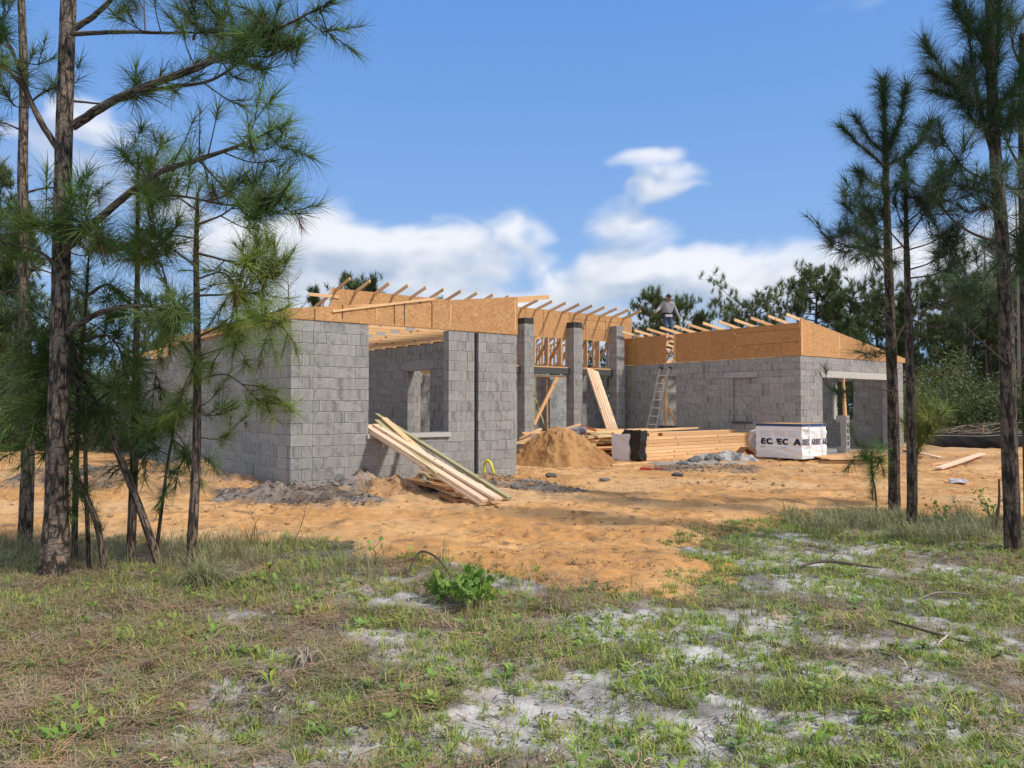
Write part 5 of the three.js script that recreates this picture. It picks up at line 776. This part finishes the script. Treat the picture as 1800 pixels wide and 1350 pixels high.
function scatter(name, label, geos, mat, n, dens, size, seed, tilt = .2, zone = [-9.5, 9.5, -13.5, -2.3], hue = 1) {
  const R = rng(seed), lists = geos.map(() => []);
  let tries = 0, got = 0;
  while (got < n && tries++ < n * 30) {
    const z = zone[3] + (zone[2] - zone[3]) * Math.pow(R(), 1.15), xm = 1.6 + -z * .80, x = clamp(zone[0], -xm, xm) + (clamp(zone[1], -xm, xm) - clamp(zone[0], -xm, xm)) * R();
    if (R() > dens(x, z)) continue;
    lists[Math.floor(R() * geos.length)].push([x, z]); got++;
  }
  geos.forEach((g, k) => {
    const L = lists[k]; if (!L.length) return;
    const im = new THREE.InstancedMesh(g, mat, L.length), m4 = new THREE.Matrix4(), q = new THREE.Quaternion(), c = new THREE.Color();
    L.forEach(([x, z], i) => { const s = size[0] + (size[1] - size[0]) * R(); q.setFromEuler(new THREE.Euler((R() - .5) * tilt, R() * 6.28, (R() - .5) * tilt)); m4.compose(V(x, yg(x, z), z), q, V(s, s * (.8 + R() * .4), s)); im.setMatrixAt(i, m4); const v = .65 + R() * .6; c.setRGB(v * (1 + hue * (R() * .5 - .2)), v, v * (1 + hue * (R() * .5 - .3))); im.setColorAt(i, c); });
    im.name = k ? name + '_' + String(k).padStart(3, '0') : name; im.userData.kind = 'stuff'; if (label) im.userData.label = label; lit(im); scene.add(im);
  });
}
const leafM = (r, g, b, t = .25) => new THREE.MeshPhysicalMaterial({ color: lin(r, g, b), roughness: .6, transmission: t, thickness: 0 });
const GREEN = leafM(.34, .44, .075), OLIVE = leafM(.25, .30, .09), TAN = leafM(.36, .30, .18, .1), STRAW = leafM(.37, .27, .175, .0), PALE = leafM(.48, .42, .34, .0), WIRY = leafM(.27, .28, .13);
const off = (x, z) => sm(.42, .08, padDist(x, z) - (fbm(x * 3, z * 3, 2) - .5) * .4);
const greenD = (x, z) => off(x, z) * sm(.46, .58, fbm(x * 2.3 + 13, z * 2.7 + 2, 4) + .07 * sm(-4, 0, x)) * (1 - .55 * bare(x, z)) * (1 - .25 * straw(x, z));
scatter('grass', 'short green grass in patches on the sandy ground', [bladeTuft(12, .055, .006, 1.0, 1), bladeTuft(10, .075, .006, .9, 2), bladeTuft(14, .045, .006, 1.3, 3)], GREEN, 26000, (x, z) => greenD(x, z) + .09 * off(x, z), [.6, 1.25], 501);
scatter('olive_grass', 'dull olive weeds and grass between the green patches', [bladeTuft(12, .06, .006, 1.2, 4), bladeTuft(10, .08, .005, 1.0, 5)], OLIVE, 12500, (x, z) => off(x, z) * (.10 + .6 * sm(.42, .6, fbm(x * .9 + 3, z * .9 + 22, 3))) * (1 - .88 * bare(x, z)), [.6, 1.3], 502);
scatter('dry_grass', 'dry tan grass and stems over the ground', [bladeTuft(12, .10, .003, 1.5, 6), strawG(12, .15, .003, .09, 7, .03)], TAN, 6500, (x, z) => off(x, z) * (.09 + .75 * straw(x, z)) * (1 - .85 * bare(x, z)), [.6, 1.3], 503, .5);
scatter('pine_straw', 'fallen reddish brown pine needles under the trees', [strawG(22, .2, .003, .12, 8, .02), strawG(18, .22, .003, .14, 9, .03)], STRAW, 5000, (x, z) => off(x, z) * (.05 + .95 * straw(x, z)) * (1 - .88 * bare(x, z)), [.7, 1.3], 504, .2);
scatter('wood_chips', 'pale bark chips and dry leaf scraps on the ground', [strawG(2, .09, .009, .1, 10, .02), strawG(3, .05, .008, .12, 11, .02)], PALE, 900, (x, z) => off(x, z) * (.3 + .7 * bare(x, z)), [.5, 1.2], 505, .6);
scatter('dark_twigs', 'dark twigs and litter lying on the ground', [strawG(5, .17, .0045, .14, 12, .02), strawG(8, .04, .008, .12, 13, .012)], std({ color: lin(.075, .056, .045) }), 3000, (x, z) => off(x, z) * (.5 + .5 * bare(x, z)), [.5, 1.3], 506, .3);
scatter('wiry_grass', 'taller wiry grass along the edge of the sand', [bladeTuft(26, .34, .004, .9, 14, 3, .08), bladeTuft(22, .26, .004, 1.1, 15, 3, .08)], WIRY, 520, (x, z) => { const d = padDist(x, z); return sm(-1.9, -.2, d) * sm(.35, 0, d) * (x < -1.2 || x > 3.6 ? 1 : .04) * sm(.40, .55, fbm(x * .9 + 5, z * .9 + 8, 2) + .08); }, [.6, 1.25], 507, .3);
scatter('sprouts', 'single bright broad grass blades in the foreground', [bladeTuft(3, .15, .009, .5, 16, 3, .02), bladeTuft(4, .12, .008, .7, 17, 3, .02)], leafM(.26, .36, .06), 260, (x, z) => off(x, z) * (.25 + greenD(x, z)) * sm(-8.5, -3, z), [.5, 1.1], 508, .2);
// broad leaved seedlings
function rosette(n, l, w, seed) { const R = rng(seed), pos = [], idx = []; for (let k = 0; k < n; k++) { const a = R() * 6.28, up = .15 + R() * .8, L = l * (.6 + .6 * R()), c = Math.cos(a), s = Math.sin(a), o = pos.length / 3, f = (q, t, y) => pos.push(c * q - s * t, y, s * q + c * t); const h0 = R() * l * .5; f(.005, 0, h0); f(L * .5, w, h0 + up * L * .5); f(L * .55, 0, h0 + up * L * .45); f(L * .5, -w, h0 + up * L * .5); f(L, 0, h0 + up * L * .6); idx.push(o, o + 1, o + 2, o, o + 2, o + 3, o + 1, o + 4, o + 2, o + 2, o + 4, o + 3); } const g = new THREE.BufferGeometry(); g.setAttribute('position', new THREE.Float32BufferAttribute(pos, 3)); g.setIndex(idx); g.computeVertexNormals(); return g; }
scatter('weeds', 'small broad leaved weeds among the grass', [rosette(8, .07, .014, 21), rosette(6, .09, .012, 22), rosette(10, .05, .012, 23)], leafM(.22, .34, .05), 1500, (x, z) => off(x, z) * (.12 + .8 * greenD(x, z)), [.6, 1.3], 509, .3);
// litter on the sand pad
const pad1 = (x, z) => sm(.2, .8, padDist(x, z));
scatter('sand_litter', 'dark bits of bark and roots scattered over the sand', [strawG(5, .07, .010, .2, 31, .012), strawG(3, .2, .007, .2, 32, .012), strawG(7, .035, .014, .25, 33, .01)], std({ color: lin(.10, .065, .04) }), 1500, (x, z) => pad1(x, z) * sm(.42, .62, fbm(x * .6 + 9, z * .6, 3)), [.6, 1.4], 510, .1, [-9, 14, -24, -6]);
scatter('wall_debris', 'dark roots and debris on the spoil along the walls', [strawG(9, .2, .010, .22, 34, .02), strawG(12, .07, .02, .22, 35, .015)], std({ color: lin(.075, .062, .055) }), 420, (x, z) => sandH(x, z, padDist(x, z))[1] > .35 ? 1 : 0, [.6, 1.4], 511, .15, [-14, 6, -19, -10]);
scatter('clods', 'small grey clods of spoil along the house walls', [lump(.05, 3, .7), lump(.035, 9, .7), lump(.07, 15, .6)], std({ color: lin(.23, .205, .19), roughness: 1 }), 420, (x, z) => sandH(x, z, padDist(x, z))[1] > .25 ? 1 : 0, [.25, .8], 512, 1, [-14, 8, -21, -10], .12);
scatter('sand_clods', 'small brown clods scattered over the orange sand', [lump(.03, 4, .6), lump(.045, 8, .5)], std({ color: lin(.38, .24, .12), roughness: 1 }), 900, (x, z) => pad1(x, z) * (.1 + sm(.5, .62, fbm(x * .8 + 4, z * .8, 3))), [.3, 1.2], 513, 1, [-9, 14, -24, -6], .1);
// ---- single plants
{
  const lobed = () => { const s = new THREE.Shape(); const K = 15; for (let k = 0; k <= K; k++) { const a = k / K * 6.283, r = .055 * (1 + .22 * Math.cos(a * 5)) * (.8 + .2 * Math.cos(a)); k ? s.lineTo(Math.sin(a) * r, .05 - Math.cos(a) * r) : s.moveTo(Math.sin(a) * r, .05 - Math.cos(a) * r); } const g = new THREE.ShapeGeometry(s, 1), p = g.attributes.position; for (let i = 0; i < p.count; i++) p.setZ(i, -Math.abs(p.getX(i)) * .35); g.computeVertexNormals(); return g; };
  const LG = lobed(), lm = [leafM(.20, .34, .05), leafM(.15, .27, .04), leafM(.34, .38, .07)];
  function bush(label, pos, w, h, n, seed) {
    const R = rng(seed), o = thing('leafy_bush', label, 'bush', pos), st = [];
    for (let k = 0; k < 7; k++) { const a = R() * 6.28, e = V(Math.cos(a) * w * (.5 + .5 * R()), h * (.5 + .5 * R()), Math.sin(a) * w * .7), m = e.clone().multiplyScalar(.5).add(V(0, h * .15, 0)); st.push([V(0, -.03, 0), m, e]); part(o, 'stem', tube([V(0, -.03, 0), m, e], [.007, .005, .003], 5, 4), std({ color: lin(.12, .14, .05) })); }
    for (let k = 0; k < n; k++) { const c = new THREE.CatmullRomCurve3(st[k % 7]), q = c.getPoint(.3 + .7 * R()); const m = part(o, 'leaf', LG, lm[R() < .12 ? 2 : k % 2]); m.position.copy(q.add(V(R() - .5, R() - .4, R() - .5).multiplyScalar(.13))); m.rotation.set(-.9 + R() * .9, R() * 6.28, (R() - .5) * .8, 'YXZ'); m.scale.setScalar((.32 + R() * .5) * (seed > 4 ? .7 : 1)); }
  }
  const b = [-0.29,-6.05]; bush('bright green leafy vine bush at the sand edge', [b[0], yg(...b), b[1]], .24, .26, 170, 3);
  const b2 = [-0.59,-6.19]; bush('lower leafy vine clump left of the bright bush', [b2[0], yg(...b2), b2[1]], .2, .16, 80, 4);
  const b3 = [6.44,-10.36]; bush('small green shrub left of the right edge pine', [b3[0], yg(...b3), b3[1]], .28, .42, 60, 5);
  const b4 = [5.58,-10.11]; bush('thin leafy shrub between the right pines', [b4[0], yg(...b4), b4[1]], .22, .3, 36, 6);
  // bare weed stems
  [[540, 955, 548, 880, 'tall dry weed stem at left of the sand edge'], [452, 962, 440, 900, 'forked dry weed stem near the house corner'], [1625, 925, 1672, 866, 'thin dry stem before the long pale board'], [655, 1000, 660, 955, 'short leafy weed stem by the sand'], [1752, 915, 1757, 842, 'dark bare stick standing by the right pine']].forEach(([u0, v0, u1, v1, l], i) => { const a = [[-2.454,-0.035,-8.6], [-2.801,-0.03,-8.5], [5.72,-0.017,-9.9], [-1.26,0.024,-7], [5.992,0.065,-9.6]][i], e = [[-2.281,0.469,-8.6], [-2.88,0.387,-8.5], [5.632,0.397,-9.9], [-1.256,0.264,-7], [6.059,0.614,-9.6]][i], m = [(a[0] + e[0]) / 2 + .03, (a[1] + e[1]) / 2, a[2]]; a[1] = yg(a[0], a[2]) - .04; const t = thing('weed_stem', l, 'weed', a); const lo = (q) => V(...q).sub(V(...a)); part(t, 'stalk', tube([lo(a), lo(m), lo(e)], i === 4 ? [.018, .016, .012] : [.005, .004, .002], 5, 4), twigM); if (i < 4) for (let k = 0; k < 4; k++) { const s = lo(m).lerp(lo(e), k / 4), d = s.clone().add(V((k % 2 - .5) * .12, .07, 0)); part(t, 'twig', tube([s, d], [.003, .0015], 4, 2), twigM); if (i === 3) { const f = part(t, 'leaf', LG, lm[0]); f.position.copy(d); f.rotation.set(-.5, k * 2, 0); f.scale.setScalar(.5); } } });
  // long grass mound
  const gm = [-2.68,-6.66], o = solo('grass_clump', 'large arching clump of long green grass at left', 'grass clump', (() => { const g = bladeTuft(420, .42, .005, 1.5, 41, 4, .16); return g; })(), WIRY); o.position.set(gm[0], yg(...gm), gm[1]); o.userData.kind = 'stuff';
  const gn = [4.69,-9.66]; for (let k = 0; k < 5; k++) { const q = [[4.24,-10.11], [4.69,-9.88], [4.59,-9.05], [4.95,-8.86], [5.39,-9.05]][k], c = solo('grass_clump', ['wiry grass clump left of the pine seedling', 'wiry grass clump at the foot of the left twin pine', 'pale wiry grass clump before the right twin pine', 'wiry grass clump midway to the right edge pine', 'wiry grass clump close to the right edge pine'][k], 'grass clump', bladeTuft(220, .38, .005, 1.2, 50 + k, 4, .25), WIRY, 'wiry grass clumps'); c.position.set(q[0], yg(...q), q[1]); c.userData.kind = 'stuff'; }
}
// ---- sticks, cone and stump
{
  const st = (n, l, c, pts, r, m = twigM) => { const P0 = pts.map(([x, z, h]) => V(x, yg(x, z) + h, z)), b = P0[0].clone(), o = thing(n, l, c, b.toArray()); part(o, 'stem', tube(P0.map((q) => q.clone().sub(b)), r, 7, 6, (y, a) => 1 + .3 * (vn(y * 20, a) - .5)), m); return [o, b]; };
  const g = (p, h) => [...p, h];
  const [fk, fb] = st('forked_stick', 'dark forked stick arching over the sand edge', 'stick', [g([-0.98,-7.17], .0), g([-0.87,-7.32], .18), g([-0.72,-7.27], .13), g([-0.56,-7.08], .0)], [.009, .012, .011, .008]);
  st('fallen_branch', 'dark dead branch with stubs on the ground right of sand', 'branch', [g([2.75,-7.47], .03), g([3.11,-7.69], .06), g([3.37,-7.53], .05), g([3.57,-7.47], .02)], [.012, .016, .014, .006]);
  st('fallen_branch', 'thin curved branch on the open ground at right', 'branch', [g([3.18,-6.19], .01), g([3.53,-6.41], .05), g([3.72,-6.33], .04), g([3.65,-6.1], .0)], [.005, .008, .007, .004], deadM);
  st('fallen_branch', 'long dark branch lying before the curved branch', 'branch', [g([2.7,-5.62], .02), g([2.74,-5.3], .05), g([2.91,-5.09], .02), g([3.13,-4.81], .01)], [.006, .010, .008, .004]);
  st('fallen_branch', 'straight pale stick near the bottom middle', 'branch', [g([0.91,-4.29], .02), g([1.09,-4.37], .02), g([1.27,-4.51], .04)], [.005, .006, .003], deadM);
  st('fallen_branch', 'greenish straight stick at right of the sand tongue', 'branch', [g([3.04,-7.22], .02), g([3.28,-7.2], .03), g([3.4,-7.17], .03)], [.008, .008, .006], deadM);
  // dry palm stump
  const q = [-1.22,-4.62], o = thing('dry_stump', 'small weathered stump with frayed dry fibres', 'stump', [q[0], yg(...q), q[1]]), R = rng(7);
  for (let k = 0; k < 26; k++) { const a = R() * 6.28, r = .03 + R() * .12; part(o, 'fibre', tube([V(Math.cos(a) * .015, .01, Math.sin(a) * .015).add(V(0, .06 * R(), 0)), V(Math.cos(a) * r * .5, .055 + R() * .05, Math.sin(a) * r * .5), V(Math.cos(a) * r, .0, Math.sin(a) * r)], [.008, .007, .003], 4, 3), R() < .5 ? deadM : std({ color: lin(.33, .27, .2) })); }
  const cq = [-2.13,-4.55], cn = thing('pine_cone', 'open pine cone lying in the grass at left', 'pine cone', [cq[0], yg(...cq) + .035, cq[1]], .5), cm = std({ color: lin(.16, .10, .065) });
  cn.rotation.z = 1.3; part(cn, 'core', new THREE.SphereGeometry(.02, 8, 6).scale(1, 2, 1), cm); const sg = new THREE.SphereGeometry(.012, 5, 4).scale(1, .45, 1.3); for (let k = 0; k < 60; k++) { const f = k / 60, a = k * 2.4, r = .034 * Math.sin(.25 + f * 2.6), m = part(cn, 'scale', sg, cm); m.position.set(Math.cos(a) * r, -.045 + f * .09, Math.sin(a) * r); m.rotation.y = -a + 1.57; m.rotation.x = .4; }
  const ck = [3.21,-7.4];
}
// brush heap behind the silt fence
{
  const o = thing('brush_pile', 'grey heap of dead branches behind the silt fence', 'brush pile', [18.6, 0, -29.6]), R = rng(88);
  for (let k = 0; k < 70; k++) { const a = R() * 3.14, L = 1 + R() * 2, x = (R() - .5) * 6, y = .15 + R() * .75 * (1 - Math.abs(x) / 4.5), z = (R() - .5) * 1.4; part(o, 'stick', tube([V(x - Math.cos(a) * L / 2, y - .15 * R(), z - Math.sin(a) * L / 4), V(x, y + .12, z), V(x + Math.cos(a) * L / 2, y + (R() - .5) * .4, z + Math.sin(a) * L / 4)], [.025, .02, .008], 5, 3), R() < .6 ? deadM : twigM); }
}

// ---------------------------------------------------------------- the worker on the roof
{
  const seg = (a, b, r0, r1) => ({ a: V(...a), b: V(...b), r0, r1 });
  const sd1 = (p, s) => { const ab = s.b.clone().sub(s.a), t = clamp(p.clone().sub(s.a).dot(ab) / ab.lengthSq()); return p.distanceTo(s.a.clone().addScaledVector(ab, t)) - mix(s.r0, s.r1, t); };
  const smin = (a, b, k) => { const h = clamp(.5 + .5 * (b - a) / k); return mix(b, a, h) - k * h * (1 - h); };
  function skin(segs, lo, hi, cell, grow = 0, k = .04) {
    const c = V((lo[0] + hi[0]) / 2, (lo[1] + hi[1]) / 2, (lo[2] + hi[2]) / 2), half = Math.max(hi[0] - lo[0], hi[1] - lo[1], hi[2] - lo[2]) / 2, res = Math.ceil(2 * half / cell), mc = new MarchingCubes(res, new THREE.MeshStandardMaterial(), false, false, 200000);
    mc.reset(); mc.isolation = 0; const p = V(0, 0, 0);
    for (let z = 0; z < res; z++) for (let y = 0; y < res; y++) for (let x = 0; x < res; x++) { p.set(c.x + (x - res / 2) / (res / 2) * half, c.y + (y - res / 2) / (res / 2) * half, c.z + (z - res / 2) / (res / 2) * half); let d = 9; for (const s of segs) d = d > 8 ? sd1(p, s) : smin(d, sd1(p, s), k); mc.field[x + y * res + z * res * res] = -(d - grow); }
    mc.update();
    const n = mc.count, g = new THREE.BufferGeometry(); g.setAttribute('position', new THREE.Float32BufferAttribute(mc.positionArray.slice(0, n * 3), 3)); g.setAttribute('normal', new THREE.Float32BufferAttribute(mc.normalArray.slice(0, n * 3), 3));
    g.scale(half, half, half); g.translate(c.x, c.y, c.z); return g;
  }
  // facing +z, a little bent forward, arms held out from the sides
  const head = [seg([0, 1.60, .10], [0, 1.66, .085], .088, .095), seg([0, 1.53, .12], [0, 1.58, .13], .055, .07), seg([0, 1.575, .19], [0, 1.60, .19], .016, .012), seg([-.09, 1.6, .09], [-.092, 1.62, .09], .02, .018), seg([.09, 1.6, .09], [.092, 1.62, .09], .02, .018)];
  const neck = [seg([0, 1.40, .02], [0, 1.55, .075], .06, .055)];
  const torso = [seg([0, .98, -.02], [0, 1.20, -.01], .15, .15), seg([-.07, 1.15, 0], [-.10, 1.36, .01], .12, .12), seg([.07, 1.15, 0], [.10, 1.36, .01], .12, .12), seg([-.16, 1.40, .01], [.16, 1.40, .01], .075, .075)];
  const armL = [seg([-.19, 1.39, .01], [-.36, 1.20, .02], .062, .05), seg([-.36, 1.20, .02], [-.50, 1.10, .16], .047, .034)], armR = [seg([.19, 1.39, .01], [.33, 1.15, -.01], .062, .05), seg([.33, 1.15, -.01], [.41, .92, .10], .047, .034)];
  const hand = (w, d, s) => { const q = [], f = V(...d).normalize(), side = V(0, 1, 0).cross(f).normalize(), W = V(...w); q.push(seg(W.toArray(), W.clone().addScaledVector(f, .07).toArray(), .03, .036)); for (let k = 0; k < 4; k++) { const b = W.clone().addScaledVector(f, .08).addScaledVector(side, (k - 1.5) * .021), m = b.clone().addScaledVector(f, .035 + (k === 1 || k === 2 ? .008 : 0)).add(V(0, -.008, 0)), e = m.clone().addScaledVector(f, .028).add(V(0, -.018, 0)); q.push(seg(b.toArray(), m.toArray(), .0105, .0095), seg(m.toArray(), e.toArray(), .0095, .008)); } const tb = W.clone().addScaledVector(f, .03).addScaledVector(side, s * .03); q.push(seg(tb.toArray(), tb.clone().addScaledVector(side, s * .03).addScaledVector(f, .04).toArray(), .013, .01)); return q; };
  const hL = hand([-.50, 1.10, .16], [-.5, -.3, .6], 1), hR = hand([.41, .92, .10], [.3, -.8, .45], -1);
  const legs = [seg([-.09, .93, 0], [-.10, .50, .05], .088, .062), seg([-.10, .50, .05], [-.10, .10, -.01], .06, .042), seg([.09, .93, 0], [.11, .50, .06], .088, .062), seg([.11, .50, .06], [.10, .10, .02], .06, .042)], hips = [seg([-.07, .95, -.01], [.07, .95, -.01], .12, .12)];
  const feet = [seg([-.10, .05, -.04], [-.12, .035, .15], .045, .036), seg([.10, .05, -.01], [.13, .035, .18], .045, .036)];
  const [px, pz] = fromUW(16.55, 5.75), w = thing('person', 'worker in grey long sleeved top and dark cap walking on rafters', 'person', [px, 3.965, pz], .15); w.rotation.x = .1; w.scale.setScalar(.93);
  const bodyG = mergeGeometries([skin([...neck, ...torso, ...armL, ...armR, ...hips, ...legs, ...feet], [-.6, -.02, -.35], [.6, 1.6, .35], .024), skin(head, [-.16, 1.42, -.06], [.16, 1.8, .26], .01, 0, .02), skin(hL, [-.68, .95, .1], [-.42, 1.2, .34], .006, 0, .008), skin(hR, [.36, .72, .04], [.58, .96, .26], .006, 0, .008)]);
  part(w, 'body', bodyG, std({ color: lin(.36, .19, .12), roughness: .6 }));
  part(w, 'shirt', skin([...torso, ...armL.map((s, i) => i ? seg(s.a.toArray(), s.b.clone().lerp(s.a, .06).toArray(), s.r0, s.r1) : s), ...armR.map((s, i) => i ? seg(s.a.toArray(), s.b.clone().lerp(s.a, .06).toArray(), s.r0, s.r1) : s)], [-.6, .8, -.3], [.6, 1.6, .3], .02, .018), std({ color: lin(.31, .30, .32), roughness: .95 }));
  part(w, 'jeans', skin([...hips, ...legs], [-.3, 0, -.25], [.3, 1.1, .25], .018, .016), std({ color: lin(.055, .095, .15), roughness: .9 }));
  part(w, 'shoes', skin(feet, [-.25, -.02, -.15], [.25, .15, .26], .012, .008), std({ color: lin(.42, .04, .05), roughness: .6 }));
  part(w, 'tool_belt', new THREE.CylinderGeometry(.178, .182, .075, 20, 1, true).scale(1.12, 1, .95).translate(0, 1.005, -.01), std({ color: lin(.02, .018, .02), side: THREE.DoubleSide }));
  for (const s of [-1, 1]) part(w, 'tool_pouch', at(box(.09, .24, .15), s * .21, .90, -.0), std({ color: lin(.022, .02, .022) }));
  part(w, 'shirt_hem', crumple(.26, .09, .06, .03, 3, 12).translate(0, .93, .135), std({ color: lin(.6, .6, .6) }));
  const hair = std({ color: lin(.015, .013, .013), roughness: .8 });
  part(w, 'cap', mergeGeometries([new THREE.SphereGeometry(.108, 18, 10, 0, 6.29, 0, 1.5).scale(1, .95, 1.08).translate(0, 1.665, .075).toNonIndexed(), at(new THREE.CylinderGeometry(.085, .085, .012, 16, 1, false, -1.57, 3.14).scale(1, 1, 1.15), 0, 1.655, .165, 0, .2).toNonIndexed()]), hair);
  part(w, 'eyes', mergeGeometries([-.035, .035].map((x) => new THREE.SphereGeometry(.011, 8, 6).translate(x, 1.615, .178))), std({ color: lin(.03, .03, .03), roughness: .3 })); part(w, 'mouth', at(box(.045, .007, .01), 0, 1.545, .182), std({ color: lin(.2, .08, .07) }));
  const rail = solo('walk_board', 'plank laid over rafters under the worker', 'board', at(box(.22, .038, 1.5), 0, 0, 0), M.pine); const [rx, rz] = fromUW(16.55, 5.75); rail.position.set(rx, 3.945, rz); rail.rotation.y = .661;
}
renderer.render(scene, camera);
